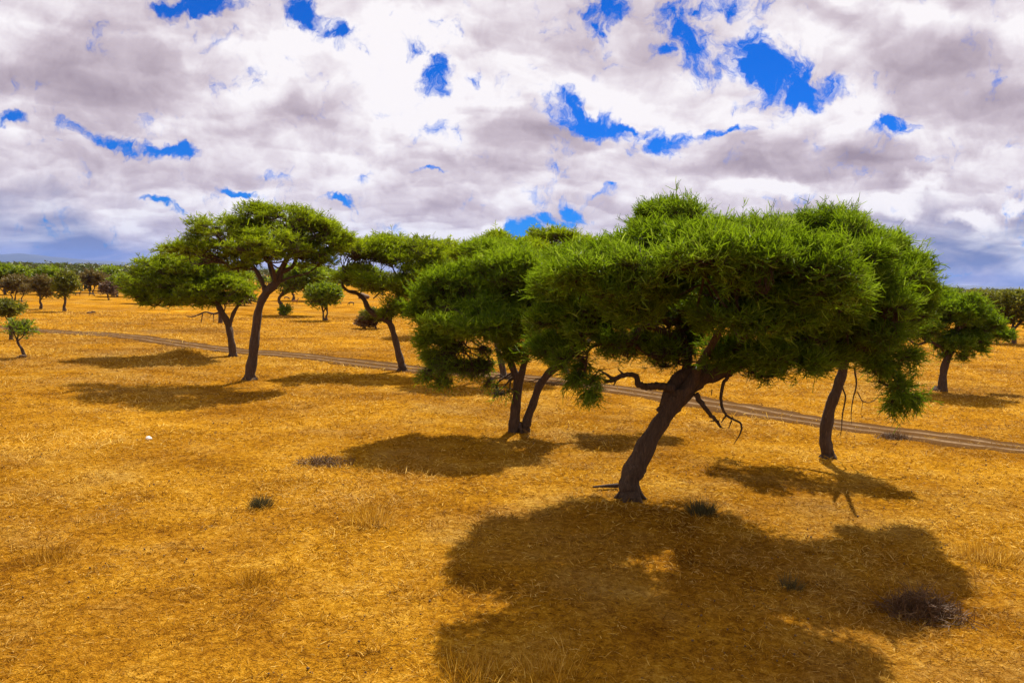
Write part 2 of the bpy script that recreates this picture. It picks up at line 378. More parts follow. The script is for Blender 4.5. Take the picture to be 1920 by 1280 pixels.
def tree(name, label, cat, base, limbs, lobes, leaf=GREEN, bark=BARK, dens=90, shoots=11, slen=.3, swid=.045, tw=.012, seed=1,
         gap=.25, group=None, dead=None, cross=True, extra=None, updir=.45, subs=1.6, flat=.7, hflat=0.0, grow=1.0):
    """limbs: list of (points Nx3, radii, name or None); lobes: dicts c, r, d(ensity), leafy, under, root (point the limb ends)"""
    global rng
    old = rng; rng = np.random.default_rng(seed)
    base = np.asarray(base, float); base[2] = ground_h(base[0], base[1])[0] - .02
    root = empty(name, base); tag(root, label, cat, group)
    T = Tubes(); nodes = []
    for pts, rad in limbs:
        c = catmull(pts, 7); rr = np.interp(np.linspace(0, 1, len(c)), np.linspace(0, 1, len(rad)), rad)
        jt = rng.normal(0, 1, c.shape); jt = sum(np.roll(jt, q_, 0) for q_ in range(-3, 4)) / 3; jt[0] = jt[-1] = 0; c += jt * rr[:, None] * .09
        rr = rr * (1 + .07 * np.sin(np.arange(len(rr)) * .9 + seed))
        T.add(c, rr, 20 if max(rad) > .12 else 7, lump=.13 if max(rad) > .12 else .06)
        nodes.append(np.concatenate([c, rr[:, None]], 1))
    nodes = np.concatenate(nodes)
    fork_z = nodes[:, 2].min() + .38 * (np.percentile(nodes[:, 2], 98) - nodes[:, 2].min())
    cand = nodes[nodes[:, 2] > fork_z]
    SA, SD, SL, SW, SB, ST = [], [], [], [], [], []
    tc_ = np.mean([q['c'] for q in lobes], 0)
    for li, lb in enumerate(lobes):
        c = np.asarray(lb['c'], float); rad = np.asarray(lb['r'], float) * grow
        area = (rad[0] * rad[1] + rad[0] * rad[2] + rad[1] * rad[2])
        n = max(6, int(area * dens * lb.get('d', 1)))
        if subs:
            rs = np.random.default_rng(seed * 17 + li); ps, nvs = [], []
            ns = int(np.clip(area * subs, 7, 26)); sd = nrm(rs.normal(size=(ns * 3, 3)))
            sd = sd[(sd[:, 2] > -.3) | (rs.uniform(0, 1, len(sd)) < lb.get('under', .35))][:ns]; ns = len(sd)
            for q in range(ns):
                f_ = rs.uniform(.25, .43); sc_ = c + sd[q] * rad * rs.uniform(.5, .76)
                sr_ = rad * f_ * np.array([rs.uniform(.8, 1.25), rs.uniform(.8, 1.25), rs.uniform(.75, 1.2) * flat])
                pp, nn_, _ = lobe_clusters(sc_, sr_, max(3, int(n * 1.15 / ns)), .22 if lb.get('under', .35) < .6 else .6, min(.6, lb.get('shell', .55)), seed * 31 + li * 50 + q, wob=.25)
                ps.append(pp); nvs.append(nn_)
            p, nv = np.concatenate(ps), np.concatenate(nvs)
        else:
            p, nv, s = lobe_clusters(c, rad, n, lb.get('under', .35), lb.get('shell', .55), seed * 31 + li)
        # gaps
        g_ = sines(p, seed + 77, 2.6 / max(.6, rad.mean() * .5)) + .8 * sines(p, seed + 78, 7.5 / max(.6, rad.mean() * .5))
        kp = g_ > (-1.1 + 2.0 * lb.get('gap', gap)); p, nv = p[kp], nv[kp]; n = len(p)
        if n == 0: continue
        # sub branches from limb to anchors inside the lobe
        na = max(5, int(7 * rad[0] * rad[1] ** .5))
        ad = nrm(rng.normal(size=(na, 3))); anchors = c + ad * rad * rng.uniform(.35, .75, (na, 1)); anchors[:, 2] -= rad[2] * .1
        dd = np.linalg.norm(cand[:, None, :3] - c, axis=2)[:, 0]
        src = cand[np.argsort(dd)[:6]]
        net = []
        for a in anchors:
            s0 = src[rng.integers(len(src))]; L0 = np.linalg.norm(a - s0[:3])
            mid1 = s0[:3] * .65 + a * .35 + rng.normal(0, .1, 3) * L0 + np.array([0, 0, -.03 * L0]); mid2 = s0[:3] * .3 + a * .7 + rng.normal(0, .09, 3) * L0 + np.array([0, 0, .05 * L0])
            cc = catmull([s0[:3], mid1, mid2, a], 5); r0 = min(s0[3] * .7, .028 + .012 * L0 + tw * .8)
            T.add(cc, np.linspace(r0, tw * 1.3, len(cc)), 5); net.append(cc[6:])
        net = np.concatenate(net)
        # twigs: from network to clusters
        idx = rng.permutation(n)[:int(n * lb.get('twig', .6))]
        q = p[idx]; dist = ((q[:, None, :] - net[None]) ** 2).sum(2); near = net[dist.argmin(1)]
        mid = (q + near) / 2 + rng.normal(0, .12, q.shape) * np.linalg.norm(q - near, axis=1, keepdims=True)
        T.thin(near, mid, q, tw, tw * .55)
        # branchlets with shoots
        up = np.array([0, 0, 1.0]); droop = lb.get('droop', 0)
        hv = p - tc_; hv[:, 2] = 0; bd = nrm(nv * .6 + nrm(hv) * .4 + up * (updir * .8 - droop) + rng.normal(0, .62, p.shape))
        lng = rng.uniform(0, 1, n) < (.04 if subs else 0)
        bl = rng.uniform(.7, 1.4, n) * slen * 1.5 * np.where(lng, 2.0, 1)
        T.thin(p - bd * (bl * .2)[:, None], p + bd * (bl * .5)[:, None], p + bd * bl[:, None] + up * (.1 - droop * .3) * bl[:, None], tw * .6, tw * .3)
        k_ = shoots; f = rng.uniform(.0, 1.05, (n, k_)); lf = lb.get('leafy', 1)
        A = p[:, None, :] + bd[:, None, :] * (f * bl[:, None])[..., None]
        D = nrm(bd[:, None, :] * .9 + rng.normal(0, .58, (n, k_, 3)) + up * .22 * (1 - droop))
        if hflat: D[..., 2] *= 1 - hflat; D = nrm(D)
        keep = rng.uniform(0, 1, (n, k_)) < lf
        A, D = A[keep], D[keep]; m_ = len(A)
        L = rng.uniform(.55, 1.25, m_) * slen
        SA.append(A); SD.append(D); SL.append(L); SW.append(rng.uniform(.7, 1.2, m_) * swid)
        SB.append(rng.normal(0, .30, (m_, 3)) * L[:, None] + up * (L * (.22 * (1 - hflat) - .4 * droop))[:, None])
        cl = np.repeat(np.clip(.45 + .28 * sines(p, seed + 3, 1.7) + .22 * sines(p, seed + 4, 5.5) + rng.normal(0, .12, n), 0, 1)[:, None], k_, 1)[keep]
        ST.append(np.clip(cl + rng.normal(0, .2, m_) + np.where(rng.uniform(0, 1, m_) < .07, .7, 0), 0, 1.25))
    r0_ = limbs[0][1][1]
    for q in range(6 if subs else 0):
        a_ = q * 1.05 + rng.uniform(-.3, .3); dv = np.array([math.cos(a_), math.sin(a_), 0])
        T.add(catmull([base + dv * r0_ * .3 + [0, 0, r0_ * 1.7], base + dv * r0_ * .95 + [0, 0, r0_ * .6], base + dv * r0_ * 1.7 + [0, 0, -.02]], 5), np.linspace(r0_ * .42, r0_ * .12, 11), 8, lump=.12)
    T.build('trunk', bark, root, origin=base)
    if SA:
        print('CROWN', name, seed, sum(len(q) for q in SA))
        Vv, Ff, Tt = ribbons(np.concatenate(SA), np.concatenate(SD), np.concatenate(SL), np.concatenate(SW), np.concatenate(SB), np.concatenate(ST), cross=cross, tip=.5)
        raw_mesh('crown', Vv, [Ff], leaf, root, tone=Tt, origin=base)
    for nm, dl in (dead or []):
        D_ = Tubes()
        for pts, rad in dl:
            c = catmull(pts, 6); rr = np.interp(np.linspace(0, 1, len(c)), np.linspace(0, 1, len(rad)), rad)
            c[1:-1] += rng.normal(0, 1, c[1:-1].shape) * rr[1:-1, None] * .15
            D_.add(c, rr, 7, lump=.1)
            for q in range(3):                      # stubs
                j = rng.integers(len(c) // 3, len(c)); dv = nrm(rng.normal(size=3)); D_.add([c[j], c[j] + dv * rr[j] * 3.5], [rr[j] * .5, rr[j] * .2], 4)
        D_.build(nm, bark, root, origin=base)
    rng = old
    return root

def pxl(Yb, pts):          # limb points given as (photo x, photo y, offset in depth)
    return [P(x, y, Yb + dy) for x, y, dy in pts]
def lobe(Yb, x, y, dy, rx, ry, rz, **k):
    return dict(c=P(x, y, Yb + dy), r=(rx, ry, rz), **k)

# ---- T1: big leaning tree
b = G(1182, 934); Yb = b[1]
limbs = [
 (pxl(Yb, [(1176, 943, 0), (1178, 925, 0), (1184, 905, 0), (1194, 872, 0), (1216, 825, 0), (1244, 783, 0), (1264, 752, 0), (1278, 732, 0)]), [.37, .30, .29, .285, .25, .24, .26, .28]),
 (pxl(Yb, [(1252, 772, 0), (1288, 733, .0), (1312, 712, 0), (1345, 697, -.1), (1395, 675, -.4), (1450, 640, -.8), (1500, 590, -.8), (1530, 530, -.5)]), [.24, .25, .26, .24, .18, .13, .09, .05]),
 (pxl(Yb, [(1244, 774, .1), (1262, 725, .15), (1285, 700, .2), (1315, 690, .3), (1350, 688, .6), (1400, 640, 1.6), (1420, 560, 2.6), (1430, 480, 3)]), [.22, .2, .16, .15, .14, .12, .09, .05]),
 (pxl(Yb, [(1280, 738, -.1), (1303, 712, -.25), (1308, 690, -.5), (1330, 655, -1.6), (1360, 600, -3), (1380, 540, -4)]), [.17, .13, .12, .11, .08, .04]),
 (pxl(Yb, [(1285, 700, .2), (1290, 660, .5), (1275, 620, .6), (1255, 560, .9), (1270, 480, 1.2)]), [.13, .12, .10, .07, .04]),
 (pxl(Yb, [(1290, 660, .5), (1250, 625, .2), (1205, 612, 0), (1188, 638, -.1), (1150, 640, -.1), (1120, 600, -.2), (1090, 550, 0)]), [.11, .1, .09, .085, .08, .06, .04]),
 (pxl(Yb, [(1255, 610, .5), (1215, 570, -.8), (1180, 530, -1.8), (1150, 500, -2)]), [.08, .07, .05, .03]),
 (pxl(Yb, [(1140, 640, -.1), (1105, 655, 0), (1098, 690, 0), (1090, 720, 0)]), [.05, .04, .03, .02]),
 (pxl(Yb, [(1480, 610, -.8), (1540, 600, -.9), (1600, 590, -.9), (1650, 560, -.6)]), [.09, .08, .06, .03]),
 (pxl(Yb, [(1540, 600, -.9), (1600, 640, -.4), (1645, 670, 0), (1675, 705, 0), (1685, 735, 0)]), [.07, .06, .05, .035, .02]),
 (pxl(Yb, [(1360, 690, -.2), (1390, 640, -1.8), (1440, 600, -3.4), (1470, 560, -4.2)]), [.12, .09, .07, .04]),
]
lobes = [
 lobe(Yb, 1085, 548, -.5, 1.3, 1.6, 1.3), lobe(Yb, 1130, 508, 2.5, 1.5, 1.6, .9), lobe(Yb, 1045, 618, .2, .9, 1.3, .85, under=.8, leafy=.9),
 lobe(Yb, 1262, 432, 1.0, 1.1, 1.8, .9), lobe(Yb, 1340, 462, 4.5, 2.2, 1.9, .9), lobe(Yb, 1430, 474, .8, 1.7, 2.0, 1.0), lobe(Yb, 1205, 500, -3.6, 1.5, 1.8, .95), lobe(Yb, 1110, 520, -4.2, 1.0, 1.4, .8),
 lobe(Yb, 1330, 500, -4.6, 1.7, 1.7, 1.0), lobe(Yb, 1465, 520, -4.6, 1.7, 1.7, 1.0), lobe(Yb, 1515, 540, -4.0, 1.1, 1.5, .85), lobe(Yb, 1400, 585, -3.4, 1.4, 1.6, .85, under=.7),
 lobe(Yb, 1530, 570, -1.4, 1.5, 1.9, 1.1), lobe(Yb, 1480, 650, -1.5, 1.45, 1.3, .65, under=.9), lobe(Yb, 1380, 665, -1.2, .9, .8, .42, under=.9, d=.8),
 lobe(Yb, 1150, 560, -2.2, 1.2, 1.4, .8, under=.6), lobe(Yb, 1097, 700, 0, .42, .6, .9, under=1, leafy=.75, shell=.2, droop=1.0, gap=.4, twig=1, d=1.6),
 lobe(Yb, 1265, 610, .8, 1.7, 1.2, .9, under=1, leafy=.55, shell=.2, gap=.15, twig=1, d=1.1), lobe(Yb, 1190, 655, .4, 1.3, .9, .6, under=1, leafy=.38, shell=.2, gap=.28, twig=1, d=1.3), lobe(Yb, 1265, 672, .6, 1.1, .9, .45, under=1, leafy=.22, shell=.1, gap=.3, twig=1, d=1.2),
 lobe(Yb, 1040, 660, .1, .8, .9, .55, under=1, leafy=.8),
 lobe(Yb, 1120, 610, -.6, 1.1, 1.2, .8, under=1, leafy=.8), lobe(Yb, 1590, 500, -1.2, 1.25, 1.4, .95), lobe(Yb, 1620, 560, -2.2, 1.0, 1.2, .8), lobe(Yb, 1430, 690, -.8, .9, .8, .3, under=1, leafy=.4, gap=.3), lobe(Yb, 1530, 680, -.6, 1.0, .8, .4, under=1, leafy=.5, gap=.3), lobe(Yb, 1700, 575, -.2, .75, 1.0, .9), lobe(Yb, 1655, 480, .3, .8, 1.0, .55),
 lobe(Yb, 1545, 462, 1.2, 1.25, 1.6, .95), lobe(Yb, 1690, 530, 0, .9, 1.2, .9), lobe(Yb, 1625, 625, -.2, 1.4, 1.2, .75, under=.8), lobe(Yb, 1560, 645, -.2, 1.2, 1.2, .6, under=.9, leafy=.8),
 lobe(Yb, 1672, 690, 0, .78, .8, .8, under=1, gap=.25, droop=.4, shell=.3), lobe(Yb, 1688, 738, 0, .45, .5, .45, under=1, gap=.3, droop=.8, shell=.2),
 lobe(Yb, 1655, 548, -.6, 1.2, 1.7, 1.0), lobe(Yb, 1615, 590, -1.6, 1.4, 1.6, .95, under=.7), lobe(Yb, 1640, 600, .8, 1.2, 1.5, .9), lobe(Yb, 1260, 520, -2.6, 1.3, 1.6, .8), lobe(Yb, 1400, 510, -1.6, 1.6, 1.6, .8),
 lobe(Yb, 1560, 465, .5, 1.5, 1.8, 1.1), lobe(Yb, 1300, 560, 3.2, 1.8, 1.2, .8, d=.7), lobe(Yb, 1200, 492, 4.4, 1.7, 1.8, .75),
]
dead1 = [(pxl(Yb, [(1262, 728, -.1), (1240, 724, -.15), (1216, 724, -.2), (1197, 720, -.2), (1191, 704, -.2), (1168, 704, -.2), (1150, 712, -.2), (1133, 716, -.2)]), [.16, .12, .10, .09, .08, .075, .07, .035]),
         (pxl(Yb, [(1150, 712, -.2), (1138, 702, -.2), (1122, 693, -.2)]), [.06, .04, .015])]
dead2 = [(pxl(Yb, [(1305, 738, -.2), (1322, 765, -.2), (1340, 785, -.2), (1352, 801, -.2)]), [.09, .075, .06, .035])]
dead3 = [(pxl(Yb, [(1372, 700, -.3), (1356, 718, -.3), (1352, 752, -.3), (1362, 778, -.3), (1388, 793, -.3), (1388, 812, -.3), (1376, 832, -.3)]), [.06, .05, .045, .04, .032, .022, .008]),
         (pxl(Yb, [(1362, 778, -.3), (1352, 792, -.3)]), [.03, .01]), (pxl(Yb, [(1372, 788, -.3), (1366, 803, -.3)]), [.025, .01]), (pxl(Yb, [(1335, 730, -.3), (1334, 742, -.3)]), [.02, .006])]
tree('umbrella_acacia', 'largest spreading acacia with thick dark trunk leaning right and twisted dead limbs', 'tree', b, limbs, lobes, GREEN, seed=3, flat=.52, hflat=.42, grow=1.06, dens=185, shoots=11, slen=.20, swid=.023,
     dead=[('dead_limb', dead1), ('dead_limb', dead2), ('dead_branch', dead3)], gap=.25)

# ---- T2: slender tree behind right
b = G(1553, 858); Yb = b[1]
limbs = [(pxl(Yb, [(1554, 863, 0), (1551, 845, 0), (1549, 815, 0), (1557, 765, 0), (1572, 725, 0), (1580, 690, 0), (1580, 640, 0), (1570, 560, 0), (1565, 490, 0)]), [.34, .22, .20, .19, .19, .17, .14, .1, .05]),
 (pxl(Yb, [(1580, 690, 0), (1600, 640, -.4), (1640, 580, -.5), (1665, 530, 0)]), [.12, .09, .07, .04]),
 (pxl(Yb, [(1580, 670, 0), (1545, 640, 1), (1500, 580, 2.6), (1460, 500, 4)]), [.11, .09, .06, .03]),
 (pxl(Yb, [(1582, 680, 0), (1620, 665, .2), (1665, 670, 0), (1690, 700, 0)]), [.09, .07, .05, .03]),
 (pxl(Yb, [(1580, 660, 0), (1600, 590, 1.6), (1620, 500, 2.6)]), [.1, .07, .04]), (pxl(Yb, [(1578, 650, 0), (1590, 600, -1.8), (1600, 560, -2.6)]), [.1, .07, .04])]
lobes = [lobe(Yb, 1500, 462, 3.0, 1.5, 1.8, .9, gap=.36, d=.7), lobe(Yb, 1598, 512, 1.6, 1.2, 1.6, .85, gap=.4, d=.7), lobe(Yb, 1430, 480, 4.0, 1.6, 1.6, .6, gap=.4, d=.6), lobe(Yb, 1640, 550, .6, 1.1, 1.2, .7, gap=.42, d=.6),
 lobe(Yb, 1595, 615, .2, 1.1, 1.0, .6, under=.9, gap=.42, d=.6), lobe(Yb, 1590, 670, 0, .9, .9, .45, under=1, leafy=.4, gap=.42, twig=1)]
dd = [(pxl(Yb, [(1602, 690, 0), (1606, 720, 0), (1600, 745, 0), (1596, 775, 0), (1597, 795, 0)]), [.035, .03, .022, .016, .006]),
      (pxl(Yb, [(1580, 725, 0), (1585, 745, 0), (1580, 775, 0), (1578, 800, 0), (1575, 820, 0)]), [.035, .03, .025, .016, .006]),
      (pxl(Yb, [(1608, 735, 0), (1618, 752, 0), (1635, 753, 0), (1650, 740, 0)]), [.02, .02, .015, .01]), (pxl(Yb, [(1618, 752, 0), (1614, 775, 0)]), [.012, .005])]
tree('umbrella_acacia', 'slender straight acacia standing behind the right edge of the largest tree', 'tree', b, limbs, lobes, GREEN, seed=5, flat=.52, hflat=.42, grow=1.04, dens=140, shoots=10, slen=.20, swid=.025, dead=[('dead_branch', dd)], gap=.3)

# ---- T3: three-stemmed tree in the middle
b = G(974, 809); Yb = b[1]
limbs = [(pxl(Yb, [(965, 814, 0), (964, 795, 0), (967, 760, 0), (970, 725, 0), (968, 705, 0), (958, 680, 0), (950, 640, .2), (935, 590, .3), (920, 540, .4)]), [.30, .23, .19, .18, .17, .13, .12, .09, .05]),
 (pxl(Yb, [(972, 725, 0), (978, 700, 0), (985, 670, 0), (990, 630, -.4), (1000, 580, -.6)]), [.15, .13, .12, .09, .05]),
 (pxl(Yb, [(983, 812, 0), (988, 790, 0), (1000, 755, 0), (1012, 722, 0), (1032, 697, 0), (1058, 680, 0), (1085, 655, .6), (1130, 620, 1.6), (1180, 590, 2.6)]), [.24, .18, .16, .16, .15, .14, .11, .08, .05]),
 (pxl(Yb, [(952, 650, .2), (920, 632, .1), (892, 622, 0), (860, 600, 0), (835, 570, 0)]), [.11, .1, .09, .07, .04]),
 (pxl(Yb, [(892, 622, 0), (860, 640, 0), (830, 665, 0), (815, 700, 0)]), [.06, .05, .04, .025]), (pxl(Yb, [(950, 640, .2), (960, 580, 2), (950, 500, 3)]), [.09, .07, .04])]
lobes = [lobe(Yb, 955, 520, 0, 1.9, 2.0, 1.15), lobe(Yb, 860, 555, 0, 1.7, 1.9, 1.15), lobe(Yb, 945, 480, 2.2, 1.9, 1.9, .8), lobe(Yb, 880, 600, -1.6, 1.9, 1.6, .85, under=.8),
 lobe(Yb, 1000, 580, -.5, 1.5, 1.6, 1.0, under=.7), lobe(Yb, 1030, 550, .6, 1.6, 1.7, 1.2), lobe(Yb, 820, 620, 0, 1.0, 1.3, .9, under=1), lobe(Yb, 1040, 640, .1, 1.2, 1.2, .75, under=1),
 lobe(Yb, 818, 692, 0, .85, 1.0, 1.15, under=1, leafy=.4, droop=.9, gap=.3, twig=1, shell=.3), lobe(Yb, 885, 665, 0, 1.6, 1.2, .9, under=1, leafy=.2, shell=.15, droop=.6, gap=.26, twig=1, d=1.7),
 lobe(Yb, 975, 650, 0, .8, .8, .7, under=1, leafy=.7), lobe(Yb, 935, 725, 0, .7, .5, .6, under=1, leafy=.12, shell=.1, droop=.9, gap=.35, twig=1, d=1.3), lobe(Yb, 800, 585, .5, .85, 1.2, .7), lobe(Yb, 905, 540, 1, 1.5, 1.6, .8), lobe(Yb, 935, 610, -.6, 1.3, 1.3, .75, under=.9), lobe(Yb, 985, 520, 1, 1.4, 1.5, .8), lobe(Yb, 1180, 580, 3, 1.7, 1.6, .9), lobe(Yb, 1250, 590, 3.6, 1.2, 1.3, .7)]
tree('umbrella_acacia', 'three-stemmed acacia in the middle with bare twigs drooping on its left side', 'tree', b, limbs, lobes, GREENM, seed=8, flat=.48, hflat=.45, grow=1.10, dens=165, shoots=10, slen=.20, swid=.028, gap=.27)

# ---- T4: left umbrella tree
b = G(469, 711); Yb = b[1]
limbs = [(pxl(Yb, [(468, 717, 0), (470, 700, 0), (474, 665, 0), (479, 620, 0), (486, 575, 0), (500, 550, 0), (517, 530, 0), (528, 505, 0), (545, 470, 0), (555, 430, 0)]), [.45, .30, .25, .24, .23, .23, .21, .17, .12, .05]),
 (pxl(Yb, [(498, 553, 0), (492, 530, 0), (478, 505, 0), (455, 480, -.3), (435, 450, -.3)]), [.13, .12, .11, .08, .04]),
 (pxl(Yb, [(528, 510, 0), (548, 500, 0), (560, 480, .5), (590, 455, .8), (610, 440, .8)]), [.13, .11, .1, .07, .04]),
 (pxl(Yb, [(515, 532, 0), (545, 520, 0), (580, 510, 0), (605, 490, 0)]), [.08, .06, .05, .03]),
 (pxl(Yb, [(517, 530, 0), (505, 500, 1.6), (500, 460, 2.6)]), [.12, .09, .04]), (pxl(Yb, [(517, 528, 0), (510, 500, -1.6), (490, 470, -2.8)]), [.12, .09, .04]),
 (pxl(Yb, [(478, 505, 0), (440, 500, 0), (400, 480, 0)]), [.07, .06, .03])]
lobes = [lobe(Yb, 548, 415, 0, 1.6, 2.2, .8), lobe(Yb, 600, 430, .4, 1.2, 1.8, .7), lobe(Yb, 430, 430, 0, 2.1, 2.4, .75, gap=.36), lobe(Yb, 500, 440, 2.6, 2.3, 2.0, .9), lobe(Yb, 612, 452, .6, 1.35, 1.8, .95), lobe(Yb, 510, 465, -2.6, 2.3, 1.8, .8, gap=.3),
 lobe(Yb, 375, 465, 0, 1.5, 1.8, .6), lobe(Yb, 590, 485, -.5, 1.3, 1.5, .7, gap=.36), lobe(Yb, 450, 490, .5, 1.7, 1.8, .6, gap=.4), lobe(Yb, 485, 405, .5, 1.3, 1.8, .5, gap=.35), lobe(Yb, 345, 470, 1.2, 1.4, 1.6, .5, gap=.3), lobe(Yb, 560, 465, 1.5, 1.6, 1.5, .6, gap=.4), lobe(Yb, 635, 450, 1, .8, 1.2, .7, gap=.3)]
tree('umbrella_acacia', 'tall umbrella acacia at left with long curved trunk and airy domed crown', 'tree', b, limbs, lobes, GREEN2, seed=11, grow=1.16, flat=.36, hflat=.6, dens=85, shoots=8, slen=.21, swid=.038, gap=.36, tw=.014)

# ---- T5
b = G(436, 669); Yb = b[1]
limbs = [(pxl(Yb, [(436, 673, 0), (435, 655, 0), (431, 625, 0), (424, 600, 0), (413, 580, 0), (404, 562, 0), (385, 540, 0), (360, 520, 0), (335, 505, 0)]), [.36, .26, .24, .22, .2, .18, .13, .09, .04]),
 (pxl(Yb, [(430, 612, 0), (436, 590, 0), (447, 572, 0), (462, 555, 0)]), [.14, .13, .1, .05]), (pxl(Yb, [(406, 565, 0), (400, 540, 1.2), (410, 510, 2)]), [.1, .08, .04]),
 (pxl(Yb, [(404, 562, 0), (370, 553, 0), (320, 545, 0), (285, 545, 0)]), [.12, .1, .07, .04]), (pxl(Yb, [(418, 590, 0), (422, 575, 0), (415, 560, 0)]), [.05, .05, .04])]
lobes = [lobe(Yb, 345, 500, 0, 2.6, 2.6, 1.0), lobe(Yb, 290, 530, 0, 2.0, 2.2, 1.1), lobe(Yb, 405, 520, 1.5, 2.6, 2.4, 1.0), lobe(Yb, 340, 545, -1.2, 2.6, 2.0, .8, under=.8), lobe(Yb, 270, 555, 0, 1.1, 1.4, .55, under=1),
 lobe(Yb, 430, 545, 0, 1.8, 1.8, .9, under=.7), lobe(Yb, 310, 500, .8, 1.8, 1.8, .8), lobe(Yb, 375, 560, .3, 1.8, 1.6, .6, under=.9), lobe(Yb, 310, 570, .2, 1.6, 1.2, .35, under=1, leafy=.5, gap=.4)]
tree('umbrella_acacia', 'leaning acacia behind the tall left tree with crown sweeping low to the left', 'tree', b, limbs, lobes, GREEN2, seed=13, grow=1.16, flat=.36, hflat=.6, dens=85, shoots=8, slen=.22, swid=.046, gap=.2, tw=.016,
     group=None)

# ---- T6
b = G(755, 694); Yb = b[1]
limbs = [(pxl(Yb, [(756, 698, 0), (753, 683, 0), (746, 655, 0), (738, 625, 0), (730, 606, 0), (712, 594, 0), (692, 580, 0), (682, 562, 0), (670, 550, 0), (652, 545, 0), (642, 530, 0), (655, 500, .5)]), [.36, .25, .21, .2, .2, .18, .17, .15, .12, .09, .08, .04]),
 (pxl(Yb, [(730, 608, 0), (733, 595, 0), (739, 586, 0), (738, 572, .0)]), [.16, .14, .13, .08]), (pxl(Yb, [(738, 578, .0), (750, 550, .5), (755, 520, .6), (765, 480, .8)]), [.1, .1, .08, .04]),
 (pxl(Yb, [(752, 545, .5), (775, 530, .5), (800, 505, .5)]), [.08, .07, .04]), (pxl(Yb, [(755, 530, .5), (740, 510, 2.2), (730, 480, 3)]), [.08, .06, .04]), (pxl(Yb, [(700, 560, 0), (712, 545, 0), (705, 520, 0)]), [.05, .05, .03])]
lobes = [lobe(Yb, 690, 480, .5, 1.7, 2, 1.2), lobe(Yb, 775, 475, .8, 2.2, 2.3, 1.0), lobe(Yb, 730, 470, 2.6, 2.2, 2, 1.0), lobe(Yb, 800, 520, 0, 1.9, 1.9, 1.0), lobe(Yb, 715, 530, -.6, 1.8, 1.6, .75, under=.8),
 lobe(Yb, 740, 580, -.4, 1.2, 1.1, .6, under=.9), lobe(Yb, 665, 520, 0, 1.1, 1.2, .8, gap=.35), lobe(Yb, 835, 490, 1.2, 1.6, 1.7, 1.0), lobe(Yb, 655, 475, .5, 1.0, 1.2, .8), lobe(Yb, 770, 540, .8, 1.7, 1.6, .8, under=.8)]
tree('umbrella_acacia', 'bent acacia with crooked trunk forking low, its long bare limb reaching left', 'tree', b, limbs, lobes, GREEN2, seed=17, grow=1.16, flat=.4, hflat=.5, dens=85, shoots=8, slen=.22, swid=.045, gap=.2, tw=.016)

# ---- T7
b = G(1765, 733); Yb = b[1]
limbs = [(pxl(Yb, [(1764, 737, 0), (1766, 722, 0), (1770, 695, 0), (1778, 665, 0), (1790, 640, 0), (1795, 600, 0), (1790, 570, 0)]), [.45, .26, .23, .22, .17, .1, .05]),
 (pxl(Yb, [(1778, 665, 0), (1762, 650, -.4), (1740, 640, -.6), (1720, 646, -.7), (1700, 635, -.7), (1685, 630, -.7)]), [.12, .1, .09, .07, .06, .03]),
 (pxl(Yb, [(1785, 650, 0), (1815, 625, .5), (1835, 600, .5)]), [.1, .08, .04]), (pxl(Yb, [(1785, 650, 0), (1770, 620, 1.5), (1750, 590, 2)]), [.1, .08, .04])]
lobes = [lobe(Yb, 1785, 590, 0, 1.9, 2, 1.35), lobe(Yb, 1755, 575, 1.2, 1.5, 1.8, 1.0), lobe(Yb, 1820, 605, .2, 1.3, 1.6, 1.2), lobe(Yb, 1805, 640, -.3, 1.4, 1.4, .8, under=1), lobe(Yb, 1735, 610, -.2, 1.3, 1.4, .8, under=1),
 lobe(Yb, 1868, 625, 1.5, .9, 1, .45, under=1, gap=.3), lobe(Yb, 1790, 665, 0, .8, .8, .4, under=1, leafy=.3, gap=.4)]
tree('umbrella_acacia', 'round-crowned acacia standing alone at right with a thin limb reaching left', 'tree', b, limbs, lobes, GREEN, seed=19, grow=1.1, flat=.5, hflat=.5, dens=120, shoots=9, slen=.25, swid=.046, gap=.18, tw=.016)

# ---- trees right behind the middle tree
b = G(1061, 698); Yb = b[1]
limbs = [(pxl(Yb, [(1062, 702, 0), (1060, 690, 0), (1057, 650, 0), (1050, 600, 0), (1045, 540, 0), (1040, 490, 0), (1030, 460, 0)]), [.3, .2, .18, .16, .14, .1, .05]),
 (pxl(Yb, [(1045, 530, 0), (1065, 490, 0), (1085, 460, 0)]), [.1, .07, .04]), (pxl(Yb, [(1042, 510, 0), (1020, 470, 0), (1005, 450, 0)]), [.09, .06, .03]), (pxl(Yb, [(1048, 580, 0), (1025, 530, .6), (1000, 500, 1)]), [.1, .07, .04])]
lobes = [lobe(Yb, 1045, 443, 0, 1.6, 1.7, .4, gap=.4), lobe(Yb, 1085, 460, .5, 1.5, 1.7, .7, gap=.3), lobe(Yb, 1018, 448, 0, .8, 1.2, .3, gap=.45), lobe(Yb, 1060, 490, -.5, 1.5, 1.5, .7, gap=.4)]
tree('umbrella_acacia', 'thin acacia with lacy see-through crown rising between the middle tree and largest tree', 'tree', b, limbs, lobes, GREEN2, seed=23, grow=1.14, flat=.36, hflat=.6, dens=70, shoots=9, slen=.23, swid=.045, tw=.016)
b = G(945, 707); Yb = b[1]
limbs = [(pxl(Yb, [(946, 711, 0), (944, 700, 0), (938, 670, 0), (930, 640, 0), (925, 590, 0), (925, 530, 0), (930, 480, 0)]), [.3, .2, .17, .16, .14, .1, .05]),
 (pxl(Yb, [(926, 560, 0), (900, 510, 0), (880, 480, 0)]), [.1, .07, .04]), (pxl(Yb, [(925, 545, 0), (955, 500, .6), (980, 470, 1)]), [.1, .07, .04])]
